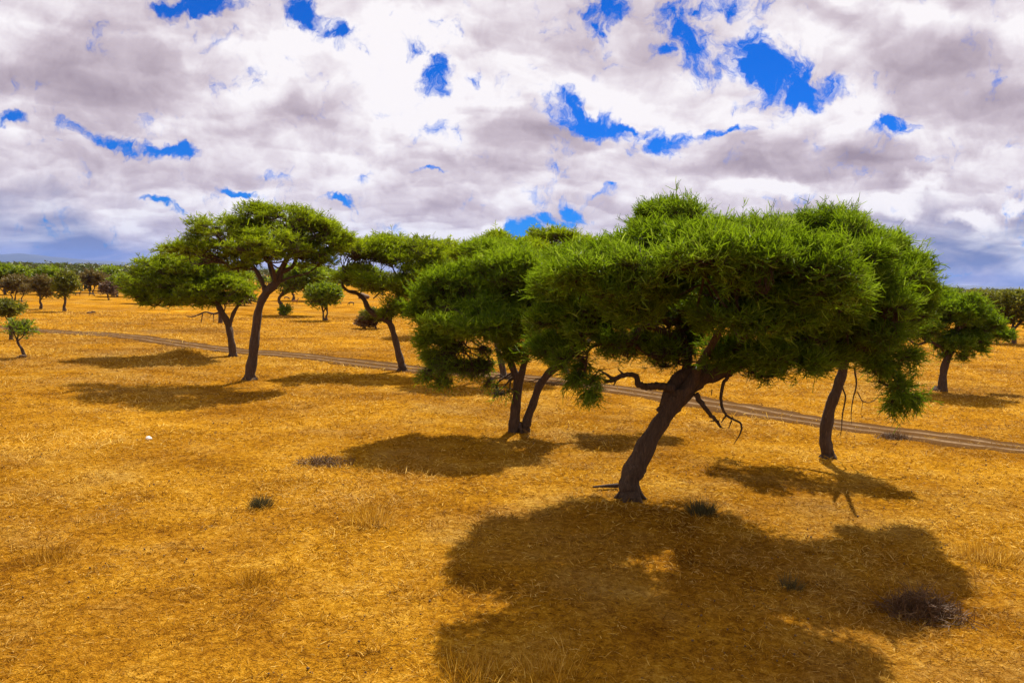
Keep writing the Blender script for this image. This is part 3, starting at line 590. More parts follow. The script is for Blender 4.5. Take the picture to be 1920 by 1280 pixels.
lobes = [lobe(Yb, 925, 462, 0, 1.4, 1.8, .6), lobe(Yb, 980, 468, .5, 1.5, 1.8, .6), lobe(Yb, 880, 485, 0, 1.6, 1.8, .7), lobe(Yb, 940, 452, 0, .7, 1.0, .35)]
tree('umbrella_acacia', 'acacia directly behind the middle tree, its bright flat top just showing above', 'tree', b, limbs, lobes, GREEN2, seed=29, grow=1.14, flat=.4, hflat=.5, dens=100, shoots=9, slen=.24, swid=.048, tw=.016)

# ------------------------------------------------------------------ automatic trees further off
def auto_tree(name, label, cat, bx, by, x0, x1, ytop, ybot, leaf, seed, kind='umbrella', stems=1, dens=None, gap=.22, group=None, depth=.8, trunk_r=None, leafy=1, lean=0):
    r = np.random.default_rng(seed); b = G(bx, by); Yb = b[1]; s = Yb / FPX      # metres per photo pixel
    w = (x1 - x0) * s / 2; hgt = (ybot - ytop) * s / 2; cx, cy = (x0 + x1) / 2, (ytop + ybot) / 2
    lobes, limbs = [], []
    nl = 5 if kind != 'bush' else 4
    for k_ in range(nl):
        a = k_ / nl * 6.28 + r.uniform(0, 1); q = .42
        ox, oy = math.cos(a) * q * w, math.sin(a) * q * w * depth
        oz = r.uniform(-.25, .2) * hgt
        lobes.append(dict(c=P(cx, cy, Yb) + np.array([ox, oy, oz]), r=(w * r.uniform(.5, .62), w * depth * r.uniform(.5, .62), hgt * r.uniform(.62, .85)), gap=gap, under=.5, leafy=leafy))
    lobes.append(dict(c=P(cx, cy, Yb) + np.array([0, 0, hgt * .3]), r=(w * .55, w * .5 * depth, hgt * .7), gap=gap, leafy=leafy))
    tr = trunk_r or max(.08, .035 * (by - ytop) * s)
    for q in range(stems):
        sx = (q - (stems - 1) / 2) * 5 * (1 if stems > 1 else 0)
        p0 = G(bx + sx, by); p0[2] -= .1
        fy = by - (by - ybot) * .8 if by > ybot + 4 else by - 3
        p1 = P(bx + sx + lean * .5 + r.uniform(-2, 2), (by + fy) / 2, Yb); p2 = P(bx + sx * 2 + lean + r.uniform(-2, 2), fy, Yb)
        limbs.append(([p0, p1, p2, P(cx + sx * 2, cy, Yb)], [tr * 1.5 / stems ** .5, tr / stems ** .5, tr * .8 / stems ** .5, tr * .25]))
        for k_ in range(3):
            L_ = lobes[r.integers(len(lobes))]
            limbs.append(([p2, (p2 + L_['c']) / 2 + r.normal(0, .1, 3) * w * .5, L_['c']], [tr * .55, tr * .35, tr * .15]))
    px = s * 1920 / 1024
    sl = max(.2, 2.4 * px); sw = max(.06, 1.0 * px)
    area = 3 * (w * w * depth)
    dn = dens or min(80, 12 / (sl * sl) * .35)
    return tree(name, label, cat, b, limbs, lobes, leaf, seed=seed, dens=dn, shoots=8, slen=sl, swid=sw, tw=max(.016, px * .25), gap=gap, cross=False, group=group, subs=0, hflat=.6)

BG = 'trees and bushes behind the dirt track'
A_ = auto_tree
A_('acacia', 'dense green acacia filling the gap behind the bent tree and the middle tree', 'tree', 840, 628, 775, 895, 450, 560, GREEN2, 101, gap=.1)
A_('acacia', 'flat-topped acacia at the far right edge beyond the lone round tree', 'tree', 1901, 644, 1842, 1965, 545, 612, OLIVE, 102, gap=.2)
A_('acacia_sapling', 'small sapling with curved bare stem and thin yellow-green top by the left edge', 'sapling', 48, 669, 2, 72, 600, 632, GREEN3, 103, gap=.45, lean=-14, leafy=.5)
A_('acacia', 'small flat acacia behind the curved sapling at the left edge', 'tree', 20, 636, -25, 44, 563, 596, OLIVE, 104, gap=.25)
A_('small_acacia', 'small two-stemmed acacia in the open between the tall left tree and bent tree', 'tree', 610, 601, 572, 642, 532, 582, GREEN3, 105, stems=2, gap=.22)
A_('small_acacia', 'little dark acacia under the long bare limb of the bent tree', 'tree', 706, 617, 678, 728, 580, 602, OLIVE, 106, gap=.3)
A_('acacia', 'green acacia behind the tall left trunk with a bush at its foot', 'tree', 529, 590, 500, 625, 498, 548, GREEN3, 107, gap=.15, lean=-6)
A_('acacia', 'green acacia beyond the antelope with slim dark trunk', 'tree', 550, 563, 540, 640, 500, 542, GREEN3, 108, gap=.15)
A_('acacia', 'wide olive acacia behind the bent limb right of the two-stemmed tree', 'tree', 690, 545, 630, 720, 500, 536, GREEN3, 109, gap=.15)
A_('bare_tree', 'brown leafless tree with twin dark stems near the left edge', 'tree', 25, 563, 0, 62, 520, 548, BROWNL, 110, stems=2, gap=.33)
A_('bare_tree', 'grey-brown thin-crowned tree, third trunk from the left edge', 'tree', 76, 579, 55, 102, 520, 560, BROWNL, 111, gap=.33)
A_('bare_tree', 'slim dark tree with straight trunk left of the wildebeest', 'tree', 122, 584, 102, 146, 510, 562, OLIVE, 112, gap=.22)
A_('thorn_bush', 'round grey thorn bush right of the grazing wildebeest', 'bush', 203, 562, 188, 215, 530, 556, GREYL, 113, kind='bush', gap=.2)
A_('small_acacia', 'green-topped tree just right of the round grey thorn bush', 'tree', 220, 556, 200, 250, 515, 545, GREEN3, 114, gap=.2)
A_('bare_tree', 'dark tree with thick top directly behind the round grey thorn bush', 'tree', 172, 549, 152, 200, 510, 538, BROWNL, 115, stems=2, gap=.33)
A_('acacia', 'bright green flat acacia at the far left above the twin-stemmed brown tree', 'tree', 10, 552, -30, 52, 500, 528, GREEN3, 116, gap=.1)
A_('acacia', 'bright green acacia behind the third trunk from the left edge', 'tree', 95, 552, 60, 125, 503, 535, GREEN3, 117, gap=.1)
A_('acacia', 'bright green acacia with a broad top above the wildebeest', 'tree', 205, 545, 180, 240, 505, 528, GREEN3, 118, gap=.1)
A_('thorn_bush', 'large purple-grey leafless bush under the low left crown', 'bush', 335, 571, 315, 368, 545, 570, GREYL, 119, kind='bush', gap=.1)
A_('small_acacia', 'thin tree partly hidden below the low left crown', 'tree', 266, 569, 248, 292, 535, 556, OLIVE, 120)
A_('small_acacia', 'small olive tree beside the purple-grey leafless bush', 'tree', 321, 572, 300, 330, 545, 562, OLIVE, 121)
A_('thorn_bush', 'brown bush between the two left acacia trunks', 'bush', 458, 573, 435, 480, 548, 570, BROWNL, 122, gap=.33, kind='bush')
A_('shrub', 'rounded golden dry shrub near the little dark acacia', 'shrub', 686, 616, 668, 704, 598, 615, TWIG, 123, kind='bush', gap=.1)
A_('shrub', 'leafy green bush growing at the foot of a leaning trunk', 'shrub', 535, 591, 526, 545, 575, 590, GREEN3, 124, kind='bush', gap=.1)
A_('small_acacia', 'small tree left of the wildebeest among brown thorns', 'tree', 42, 566, 38, 58, 535, 552, BROWNL, 125, gap=.33, leafy=.5)
A_('acacia', 'olive acacia beyond the right lone tree, just under the horizon', 'tree', 1850, 590, 1800, 1862, 548, 580, OLIVE, 126, gap=.2)
A_('small_acacia', 'small dark tree behind the flat-topped acacia at the far right', 'tree', 1885, 612, 1865, 1905, 590, 606, OLIVE, 127, gap=.3)
A_('acacia', 'broad olive acacia on the far side behind the wildebeest', 'tree', 250, 545, 215, 285, 505, 530, OLIVE, 128, gap=.15)
A_('acacia', 'green acacia beyond the track seen through the middle tree trunks', 'tree', 1000, 640, 960, 1060, 545, 600, GREEN3, 129, gap=.2)
A_('acacia', 'green acacia beyond the track seen below the largest crown', 'tree', 1230, 625, 1180, 1300, 550, 600, GREEN3, 130, gap=.2)

# dead tree with low horizontal limb behind the leaning acacia
b = G(412, 606); Yb = b[1]
D_ = Tubes(); root = empty('dead_tree', b)
tag(root, 'broken dead tree stump with long bare limb stretching left, behind the leaning acacia', 'dead tree')
D_.add(catmull(pxl(Yb, [(413, 608, 0), (413, 590, 0), (411, 575, 0)]), 5), np.linspace(.3, .2, 11), 8, .1); D_.build('trunk', DEADW, root, origin=b)
D_ = Tubes()
for pts, rad in [(pxl(Yb, [(412, 585, 0), (400, 588, 0), (385, 585, 0), (372, 590, 0), (360, 594, 0), (348, 592, 0)]), [.14, .12, .11, .09, .07, .03]), (pxl(Yb, [(380, 587, 0), (378, 600, 0), (376, 608, 0)]), [.07, .06, .04]), (pxl(Yb, [(400, 588, 0), (401, 605, 0)]), [.06, .03]), (pxl(Yb, [(398, 588, 0), (391, 596, 0)]), [.04, .02])]:
    c = catmull(pts, 5); D_.add(c, np.interp(np.linspace(0, 1, len(c)), np.linspace(0, 1, len(rad)), rad), 6, .1)
D_.build('limb', DEADW, root, origin=b)

# ------------------------------------------------------------------ far wood (one mass) and hills
def far_wood():
    r = np.random.default_rng(50); Vs, Fs, Ts = [], [], []; n0 = 0
    A, D, L, W, B, T = [], [], [], [], [], []; TB = Tubes()
    def put(n, ya, yb, hm, per):
        nonlocal TB
        for q in range(n):
            y = math.exp(r.uniform(math.log(ya), math.log(yb))); x = r.uniform(-.82, .82) * y
            cl = math.sin(x * .013 + 1.3) + math.sin(y * .009 + x * .004)
            if y < 230 and x > -.35 * y and not (x > .58 * y and y > 170): continue
            if r.uniform() < .25 - .2 * cl: continue
            h = hm * r.uniform(.7, 1.25); w = h * r.uniform(.45, .75); ht = h * r.uniform(.22, .38)
            if r.uniform() < .3: ht = h * .45; w *= .7; zc = h * .5
            else: zc = h - ht
            d = nrm(r.normal(size=(per, 3))); d[:, 2] = np.where(d[:, 2] < -.3, -d[:, 2], d[:, 2])
            s = r.uniform(.5, 1, per)[:, None]
            wv = 1 + .3 * sines(d, int(r.integers(1e6)), 4.0)[:, None]
            p = np.array([x, y, zc]) + d * s * wv * np.array([w, w, ht])
            sz = max(.5, y / 796 * 1.3)
            A.append(p); D.append(nrm((d + r.normal(0, .9, d.shape)) * [1, 1, .35])); L.append(r.uniform(.7, 1.4, per) * sz * 1.3); W.append(r.uniform(.7, 1.3, per) * sz)
            T.append(np.clip(np.full(per, r.uniform(0, 1)) * .8 + r.normal(.1, .12, per), 0, 1))
            TB.thin(np.array([[x, y, -.1]]), np.array([[x + r.uniform(-.3, .3), y, zc * .5]]), np.array([[x, y, zc]]), .2 + y * .0004, .12 + y * .0003, 4)
    put(420, 200, 340, 5.6, 240); put(900, 300, 800, 6.3, 110); put(1500, 800, 3500, 6.6, 30)
    Aa = np.concatenate(A); Bn = r.normal(0, .1, Aa.shape)
    Vv, Ff, Tt = ribbons(Aa, np.concatenate(D), np.concatenate(L), np.concatenate(W), Bn, np.concatenate(T), cross=False, seg=1)
    Vb = np.concatenate(TB.V); Fb = np.concatenate(TB.Fq) + len(Vv)
    o = raw_mesh('far_woodland', np.concatenate([Vv, Vb]), [np.concatenate([Ff, Fb])], FARW, tone=np.concatenate([Tt, np.zeros(len(Vb))]))
    tag(o, 'distant mixed green and brown savanna woodland reaching to the horizon', 'woodland', kind='stuff')
FARW = leaf_mat('far_wood', [(0, (.035, .035, .012)), (.3, (.06, .065, .016)), (.5, (.075, .10, .012)), (.75, (.09, .14, .01)), (1, (.14, .21, .01))], .2, .02)
far_wood()

def hills(name, label, dist, prof, mat, depth=4000):
    xs_ = np.linspace(prof[0][0], prof[-1][0], 90); hs = np.interp(xs_, [p[0] for p in prof], [p[1] for p in prof])
    V = []; rows = 7
    for j in range(rows):
        t = j / (rows - 1); k_ = math.sin(math.pi * min(t * 1.0, 1)) ** .8 if 0 < t < 1 else 0
        for x_, h_ in zip(xs_, hs):
            nz = 1 + .18 * math.sin(x_ * .0021 + j) + .1 * math.sin(x_ * .0057 + 2 * j)
            V.append((x_, dist + t * depth, h_ * k_ * nz - 2))
    i = (np.arange(rows - 1)[:, None] * 90 + np.arange(89)[None, :]).ravel()
    o = raw_mesh(name, np.array(V), [np.stack([i, i + 1, i + 91, i + 90], 1)], mat, smooth=True)
    tag(o, label, kind='structure')
HILLM = plain_mat('hill_scrub', [(.3, (.012, .018, .014)), (.7, (.03, .034, .022))], .002)
hills('hills', 'long blue distant mountain ridge on the left horizon', 19000, [(-19000, 190), (-14500, 250), (-12800, 225), (-10000, 110), (-7000, 80), (-3000, 60), (0, 40), (4000, 60), (8000, 55), (11000, 90), (14000, 105), (19000, 70)], HILLM)

# ------------------------------------------------------------------ animals (small, far)
HIDE = plain_mat('dark_hide', [(.3, (.02, .016, .014)), (.7, (.06, .045, .035))], 4)
TAN = plain_mat('tan_hide', [(.3, (.16, .06, .02)), (.7, (.3, .13, .04))], 4)
def animal(name, label, cat, px, py, L_, hgt, mat, face=1, graze=False, horns=True, neck=.5, group=None):
    b = G(px, py); b[2] = ground_h(b[0], b[1])[0]
    me = bpy.data.meshes.new(name); hh = hgt
    vs, es, rs = [], [], []
    def v(x, y, z, r): vs.append((x * face, y, z)); rs.append(r); return len(vs) - 1
    def e(*ix):
        for a, c in zip(ix, ix[1:]): es.append((a, c))
    rump = v(-.42 * L_, 0, .80 * hh, .13 * hh); mid = v(-.1 * L_, 0, .72 * hh, .17 * hh); sh = v(.25 * L_, 0, .78 * hh, .17 * hh)
    if graze: n1 = v(.45 * L_, 0, .55 * hh, .09 * hh); hd = v(.55 * L_, 0, .22 * hh, .075 * hh); mz = v(.6 * L_, 0, .06 * hh, .05 * hh)
    else: n1 = v(.42 * L_, 0, (1.0 + neck * .1) * hh, .09 * hh); hd = v(.5 * L_, 0, (1.1 + neck * .3) * hh, .07 * hh); mz = v(.64 * L_, 0, (1.0 + neck * .25) * hh, .045 * hh)
    e(rump, mid, sh, n1, hd, mz)
    for (rt, ox, back) in ((rump, -.42 * L_, 1), (sh, .26 * L_, 0)):
        for sy in (-1, 1):
            a = v(ox, sy * .1 * hh, .6 * hh, .085 * hh); k_ = v(ox + (.03 if back else .02) * hh * sy, sy * .11 * hh, .45 * hh, .05 * hh); h_ = v(ox - (.08 if back else .0) * hh, sy * .11 * hh, .3 * hh, .032 * hh); ft = v(ox - .03 * hh, sy * .11 * hh, .02 * hh, .03 * hh)
            e(rt, a, k_, h_, ft)
    t1 = v(-.54 * L_, 0, .7 * hh, .03 * hh); t2 = v(-.57 * L_, 0, .42 * hh, .025 * hh); e(rump, t1, t2)
    if horns:
        hx, hy, hz = vs[hd]
        for sy in (-1, 1):
            q1 = v(hx * face, sy * .12 * hh, hz + .08 * hh, .02 * hh); q2 = v((hx * face) - .03 * hh, sy * .13 * hh, hz + .24 * hh, .012 * hh); e(hd, q1, q2)
    me.from_pydata(vs, es, []); me.update()
    o = link(bpy.data.objects.new(name, me)); o.location = b; o.rotation_euler.z = random.Random(px).uniform(-.4, .4)
    sk = o.modifiers.new('skin', 'SKIN')
    for i_, r_ in enumerate(rs): me.skin_vertices[0].data[i_].radius = (r_, r_)
    me.skin_vertices[0].data[1].use_root = True
    ss = o.modifiers.new('sub', 'SUBSURF'); ss.levels = 1; ss.render_levels = 1
    me.materials.append(mat); tag(o, label, cat, group)
    return o

animal('wildebeest', 'dark wildebeest grazing in the clearing left of the round grey thorn bush', 'wildebeest', 172, 556, 1.2, .86, HIDE, 1, True)
animal('wildebeest', 'dark wildebeest partly hidden at the right foot of the round grey thorn bush', 'wildebeest', 216, 558, 1.15, .84, HIDE, -1, True)
animal('wildebeest', 'brown wildebeest half hidden behind the slim straight-trunked tree', 'wildebeest', 147, 555, 1.15, .84, HIDE, 1, False)
animal('wildebeest', 'dark wildebeest closest to the left edge of the photo', 'wildebeest', 9, 549, 1.15, .84, HIDE, 1, True)
animal('antelope', 'tan antelope standing in the open with its head up to the right', 'antelope', 554, 570, 1.1, .9, TAN, 1, False)
animal('antelope', 'small dark antelope grazing left of the tan one', 'antelope', 538, 562, 1.2, .8, HIDE, 1, True)
animal('antelope', 'brown antelope grazing left of the long bare limb', 'antelope', 658, 573, 1.2, .85, HIDE, -1, True)
animal('antelope', 'tiny antelope just right of the two-stemmed tree', 'antelope', 636, 571, .8, .6, HIDE, 1, True)

# ------------------------------------------------------------------ tufts, brush, litter
def tuft(name, label, cat, px, py, rad, hgt, n, mat, w=.01, seed=1, spread=.5, thin=True, group=None):
    r = np.random.default_rng(seed); b = G(px, py); b[2] = ground_h(b[0], b[1])[0]
    q = np.clip(r.normal(0, .45, (n, 2)), -.85, .85) * rad; A = np.concatenate([q, np.full((n, 1), -.01)], 1) + b
    D = nrm(np.concatenate([q / rad * spread + r.normal(0, .3, (n, 2)), np.ones((n, 1)) * .9], 1))
    L = hgt * r.uniform(.45, 1.1, n)
    V, Fq, T = ribbons(A, D, L, np.full(n, w) * r.uniform(.7, 1.3, n), r.normal(0, .12, (n, 3)) * L[:, None], np.clip(r.normal(.45, .22, n), 0, 1), cross=False, seg=3)
    o = raw_mesh(name, V, [Fq], mat, tone=T, origin=b); o.location = b
    tag(o, label, cat, group); return o
DRYGREEN = leaf_mat('dry_green_blades', [(0, (.025, .022, .008)), (.5, (.075, .062, .02)), (1, (.2, .15, .06))], .2, 2)
tuft('grass_tuft', 'small dark grey-green grass tuft alone in the sunny grass at left', 'grass tuft', 490, 948, .3, .34, 420, DRYGREEN, .012, 1)
tuft('grass_tuft', 'spiky green grass tuft just right of the big leaning trunk', 'grass tuft', 1316, 960, .42, .45, 420, DRYGREEN, .013, 2)
tuft('grass_tuft', 'tall golden grass tuft left of the big shadow', 'grass tuft', 696, 980, .65, .55, 420, STRAW, .011, 3)
tuft('grass_tuft', 'thin green sprouting tuft inside the big shadow', 'grass tuft', 1484, 1100, .22, .4, 120, DRYGREEN, .01, 4)
tuft('grass_tuft', 'low straw tuft near the left edge of the photo', 'grass tuft', 95, 1045, .6, .25, 420, STRAW, .011, 5)
tuft('grass_tuft', 'tall golden grass clump at the bottom middle of the photo', 'grass tuft', 880, 1272, .7, .45, 260, STRAW, .01, 6)
tuft('grass_tuft', 'golden grass clump at the bottom of the big shadow', 'grass tuft', 1040, 1262, .7, .4, 260, STRAW, .01, 7)
tuft('grass_tuft', 'orange grass clump at the right edge beside the shadow', 'grass tuft', 1850, 1045, .7, .4, 600, STRAW, .011, 8)
tuft('grass_tuft', 'straw-coloured tuft in the sunny grass left of the big shadow, nearest the camera', 'grass tuft', 475, 1090, .45, .26, 350, STRAW, .01, 9)

BRUSH = leaf_mat('brush_twigs', [(0, (.05, .022, .008)), (.5, (.13, .062, .022)), (1, (.32, .19, .08))], .1, 2)
def brush_pile(name, label, cat, px, py, rx, ry, hh, n, mat, seed):
    r = np.random.default_rng(seed); b = G(px, py); b[2] = ground_h(b[0], b[1])[0]; T = Tubes()
    global rng
    old = rng; rng = r
    d = np.clip(r.normal(0, .45, (n, 2)), -.9, .9); A = np.stack([d[:, 0] * rx, d[:, 1] * ry, r.uniform(0, 1, n) ** 1.3 * hh * np.exp(-(d ** 2).sum(1) * 1.4)], 1) + b
    v = nrm(r.normal(size=(n, 3)) * [1, 1, .7]); L = r.uniform(.15, .5, n)[:, None] * min(1, hh * 1.6)
    B_ = A + v * L * .5 + r.normal(0, .05, (n, 3)); C = A + v * L + r.normal(0, .06, (n, 3)) + np.array([0, 0, .05])
    for X_ in (A, B_, C): X_[:, 2] = np.maximum(X_[:, 2], b[2] + .0)
    T.thin(A, B_, C, .009, .004)
    o = raw_mesh(name, np.concatenate(T.V), [np.concatenate(T.Fq)], mat, tone=np.repeat(np.clip(r.normal(.4, .25, n), 0, 1), 9), origin=b); o.location = b
    rng = old; tag(o, label, cat); return o
brush_pile('brush_pile', 'tangled heap of dead grey-brown thorn brush in the right part of the big shadow', 'dead brush', 1728, 1146, .85, .55, .5, 800, BRUSH, 1)
brush_pile('brush_pile', 'low scattering of dark broken twigs left of the middle tree shadow', 'dead brush', 610, 868, 1.0, .7, .18, 700, TWIG, 2)
brush_pile('brush_pile', 'low heap of dry twigs beside the track at right', 'dead brush', 1675, 822, .8, .5, .22, 500, TWIG, 3)

def lump(name, label, cat, px, py, size, mat, seed, squash=.6):
    import bmesh
    b = G(px, py); b[2] = ground_h(b[0], b[1])[0] + size * squash * .5
    bm = bmesh.new(); bmesh.ops.create_icosphere(bm, subdivisions=3, radius=size)
    co = np.array([v.co[:] for v in bm.verts]); f = 1 + .3 * sines(co / size, seed, 2.4) + .12 * sines(co / size, seed + 1, 6)
    for v, k_ in zip(bm.verts, f): v.co = Vector((v.co.x * k_, v.co.y * k_ * .8, v.co.z * k_ * squash))
    me = bpy.data.meshes.new(name); bm.to_mesh(me); bm.free(); me.materials.append(mat)
    for p_ in me.polygons: p_.use_smooth = True
    o = link(bpy.data.objects.new(name, me)); o.location = b; tag(o, label, cat); return o
WHITE = plain_mat('bleached_white', [(.3, (.75, .7, .62)), (.7, (.85, .82, .78))], 6)
DARKS = plain_mat('dark_soil', [(.3, (.06, .03, .010)), (.7, (.15, .08, .03))], 8)
lump('stone', 'single bleached white stone lying in the sunny grass at left', 'stone', 278, 822, .12, WHITE, 4, .7)
lump('stone', 'small dark stone in the clearing below the wildebeest', 'stone', 168, 588, .34, DARKS, 5, .5)
lump('stone', 'second small dark stone right of its twin below the wildebeest', 'stone', 174, 587, .3, DARKS, 6, .6)
lump('termite_mound', 'small pointed termite mound beyond the bent limb', 'termite mound', 682, 560, 1.3, DARKS, 7, .75)
lump('stone', 'brown rock lying at the base of the slim left tree by the track', 'stone', 405, 660, .3, DARKS, 8, .4)
lump('stone', 'dark root lump at the foot of the curved sapling', 'stone', 42, 670, .35, DARKS, 9, .35)

# stick beside the big trunk
st = Tubes(); q = [G(1112, 919), G(1135, 917), G(1158, 916)]
for v_ in q: v_[2] = ground_h(v_[0], v_[1])[0] + .1
st.add(catmull(q, 4), np.linspace(.03, .075, 9), 7, .1); o = st.build('fallen_branch', DEADW); tag(o, 'short dead branch lying on the grass left of the big leaning trunk', 'fallen branch')

# droppings and crumbs on the ground
def litter():
    r = np.random.default_rng(77); n = 2600
    y = 9 + 45 * r.uniform(0, 1, n) ** 1.2; x = r.uniform(-.75, .75, n) * y
    cl = sines(np.stack([x, y], 1), 31, .8); kp = cl > .25; x, y = x[kp], y[kp]; n = len(x)
    z = ground_h(x, y) + .03; s = r.uniform(.008, .024, n) * (1 + y * .02)
    dirs = np.array([[1, 0, 0], [-1, 0, 0], [0, 1, 0], [0, -1, 0], [0, 0, 1], [0, 0, -1]], float)
    V = np.stack([x, y, z], 1)[:, None] + (dirs[None] * s[:, None, None] * r.uniform(.6, 1.3, (n, 6, 1)))
    f = np.array([[0, 2, 4], [2, 1, 4], [1, 3, 4], [3, 0, 4], [2, 0, 5], [1, 2, 5], [3, 1, 5], [0, 3, 5]])
    o = raw_mesh('droppings', V.reshape(-1, 3), [(f[None] + np.arange(n)[:, None, None] * 6).reshape(-1, 3)], DARKS)
    tag(o, 'small dark animal droppings and crumbs scattered through the grass', 'droppings', kind='stuff')
litter()

# ------------------------------------------------------------------ light
SUND = nrm(np.array([.28, .84, 1.0]))
el = math.asin(SUND[2]); azs = math.atan2(SUND[0], SUND[1])
sl = bpy.data.lights.new('sun', 'SUN'); sl.energy = 4.8; sl.angle = R(.5); sl.color = (1, .93, .82)
so = bpy.data.objects.new('sun', sl); col.objects.link(so); so.rotation_euler = Vector(SUND).to_track_quat('Z', 'Y').to_euler(); so.location = (20, 40, 60)

# ------------------------------------------------------------------ sky
w = bpy.data.worlds.new('World'); scene.world = w; w.use_nodes = True; nt = w.node_tree; nt.nodes.clear(); L = nt.links.new
out = N(nt, 'ShaderNodeOutputWorld'); bg = N(nt, 'ShaderNodeBackground'); L(bg.outputs[0], out.inputs[0]); STR = .1; bg.inputs[1].default_value = STR
sky = N(nt, 'ShaderNodeTexSky', sky_type='NISHITA', sun_disc=False, sun_elevation=el, sun_rotation=azs, altitude=1000, air_density=1.0, dust_density=.6, ozone_density=2.0)
tc = N(nt, 'ShaderNodeTexCoord'); sp = N(nt, 'ShaderNodeSeparateXYZ'); L(tc.outputs['Generated'], sp.inputs[0])
dx, dy, dz = sp.outputs
zc = math_(nt, 'ADD', math_(nt, 'MAXIMUM', dz, 0), .30)
comb = N(nt, 'ShaderNodeCombineXYZ'); L(math_(nt, 'DIVIDE', dx, zc), comb.inputs[0]); L(math_(nt, 'DIVIDE', dy, zc), comb.inputs[1]); pl = comb.outputs[0]
ysafe = math_(nt, 'MAXIMUM', dy, .05)
c2 = N(nt, 'ShaderNodeCombineXYZ'); L(math_(nt, 'DIVIDE', dx, ysafe), c2.inputs[0]); L(math_(nt, 'DIVIDE', dz, ysafe), c2.inputs[1]); c2.inputs[2].default_value = 1.0; uv = c2.outputs[0]
def vmath(op, a, b=None, sc=None):
    n = nt.nodes.new('ShaderNodeVectorMath'); n.operation = op
    for s_, v_ in ((n.inputs[0], a), (n.inputs[1], b)):
        if v_ is None: continue
        if isinstance(v_, tuple): s_.default_value = v_
        else: L(v_, s_)
    if sc is not None: n.inputs['Scale'].default_value = sc
    return n
# domain warps
def n2(vec, scale, detail, rough):
    n = noise(nt, vec, scale, detail, rough); n.noise_dimensions = '2D'; return n
def warp(vec, src, amt):
    return vmath('ADD', vec, vmath('MULTIPLY', vmath('SUBTRACT', src.outputs['Color'], (.5, .5, .5)).outputs[0], (amt, amt, 0)).outputs[0]).outputs[0]
plw = warp(pl, n2(pl, 1.3, 3, .5), .55)
fine = n2(uv, 10, 5, .6)
uvw = warp(uv, fine, .075)
uvs = warp(warp(uv, n2(uv, 4, 2, .5), .16), fine, .06)
def uvpx(x, y):
    d = ray(x, y); return d[0] / d[1], d[2] / d[1]
def blob(vec, x, y, rx, ry, ang, soft=1.0):
    """1 at the centre of a tilted ellipse on the sky, 0 at its rim"""
    if soft != 1.0: rx, ry = rx * soft, ry * soft
    cx, cy = uvpx(x, y); a_ = R(-ang); ca, sa = math.cos(a_), math.sin(a_); kx, ky = FPX / rx, FPX / ry
    p_ = vmath('DOT_PRODUCT', vec, (ca * kx, sa * kx, -(ca * cx + sa * cy) * kx)).outputs['Value']
    q_ = vmath('DOT_PRODUCT', vec, (-sa * ky, ca * ky, (sa * cx - ca * cy) * ky)).outputs['Value']
    ln = math_(nt, 'SQRT', math_(nt, 'MULTIPLY_ADD', p_, p_, math_(nt, 'MULTIPLY', q_, q_)))
    return math_(nt, 'SUBTRACT', 1, ln, clamp=True)
def union(vec, lst):
    acc = None
    for b_ in lst:
        v_ = blob(vec, *b_[:5]); 
        if len(b_) > 5: v_ = math_(nt, 'MULTIPLY', v_, b_[5])
        acc = v_ if acc is None else math_(nt, 'MAXIMUM', acc, v_)
    return acc
HOLES = [(1130, 5, 60, 42, 10), (1290, 70, 95, 70, 30), (1340, 20, 110, 26, 0, .8), (1440, 130, 130, 50, 18), (1500, 160, 75, 34, 5), (1240, 100, 40, 25, 0), (812, 145, 36, 34, 0), (580, 18, 60, 26, 40), (640, 70, 45, 22, 45), (370, 10, 75, 16, 12), (330, 0, 40, 12, 0),
         (200, 262, 85, 18, 22), (300, 285, 70, 14, 8), (5, 222, 40, 16, 0), (1120, 225, 110, 26, 12), (1080, 208, 60, 20, 30), (1180, 240, 70, 15, 0), (1370, 246, 60, 13, -8), (1252, 272, 34, 24, 0, .9), (1675, 234, 48, 30, 0),
         (310, 378, 42, 10, 4), (460, 361, 36, 9, 8), (620, 376, 40, 7, 8, .9), (800, 332, 22, 6, 0, .8), (1040, 408, 46, 14, 0), (1080, 380, 30, 22, 30), (1130, 365, 30, 14, 0), (980, 432, 50, 20, 0), (760, 90, 25, 15, 0, .8), (890, 140, 22, 20, 0, .7), (1110, 45, 70, 25, 60, .7), (720, 200, 40, 12, 0, .6)]
hole = union(uvw, [(h_[0], h_[1], h_[2] * 1.3, h_[3] * 1.4, h_[4]) + tuple(h_[5:]) for h_ in HOLES])
GREYB = [(120, 130, 330, 100, 8, 1.1), (330, 165, 250, 70, 12), (990, 250, 130, 60, 10, 1.2), (1560, 60, 150, 45, 0, .8), (1790, 170, 230, 110, 0, 1.3), (1880, 225, 170, 55, 0, 1.1), (1610, 325, 150, 38, 0, 1.2), (1850, 30, 180, 60, 0, .7),
         (600, 250, 260, 60, 10, .6), (800, 300, 300, 40, 5, .6), (480, 30, 200, 60, 0, .3), (90, 215, 200, 45, 8, .7), (900, 390, 200, 40, 0, .6), (1420, 300, 200, 40, 5, .5)]
grey = union(uvs, GREYB)
BRIGHT = [(820, 210, 300, 130, 0), (1130, 160, 300, 80, 12), (1300, 215, 260, 60, 12), (700, 60, 260, 90, 0, .7), (1580, 20, 240, 70, 0), (1120, 90, 90, 70, 0), (1800, 75, 110, 45, 0), (1560, 230, 160, 60, 0), (480, 215, 120, 50, 0, .8), (1500, 110, 160, 60, 20, .7)]
brt = union(uvs, BRIGHT)
PUFF = [(1680, 390, 52, 26, 0), (1822, 405, 62, 26, 0), (1912, 385, 40, 26, 0), (950, 436, 50, 22, 0, .9), (1720, 350, 60, 26, 0, .7), (1460, 350, 80, 26, 0, .8)]
puff = union(uvw, PUFF)
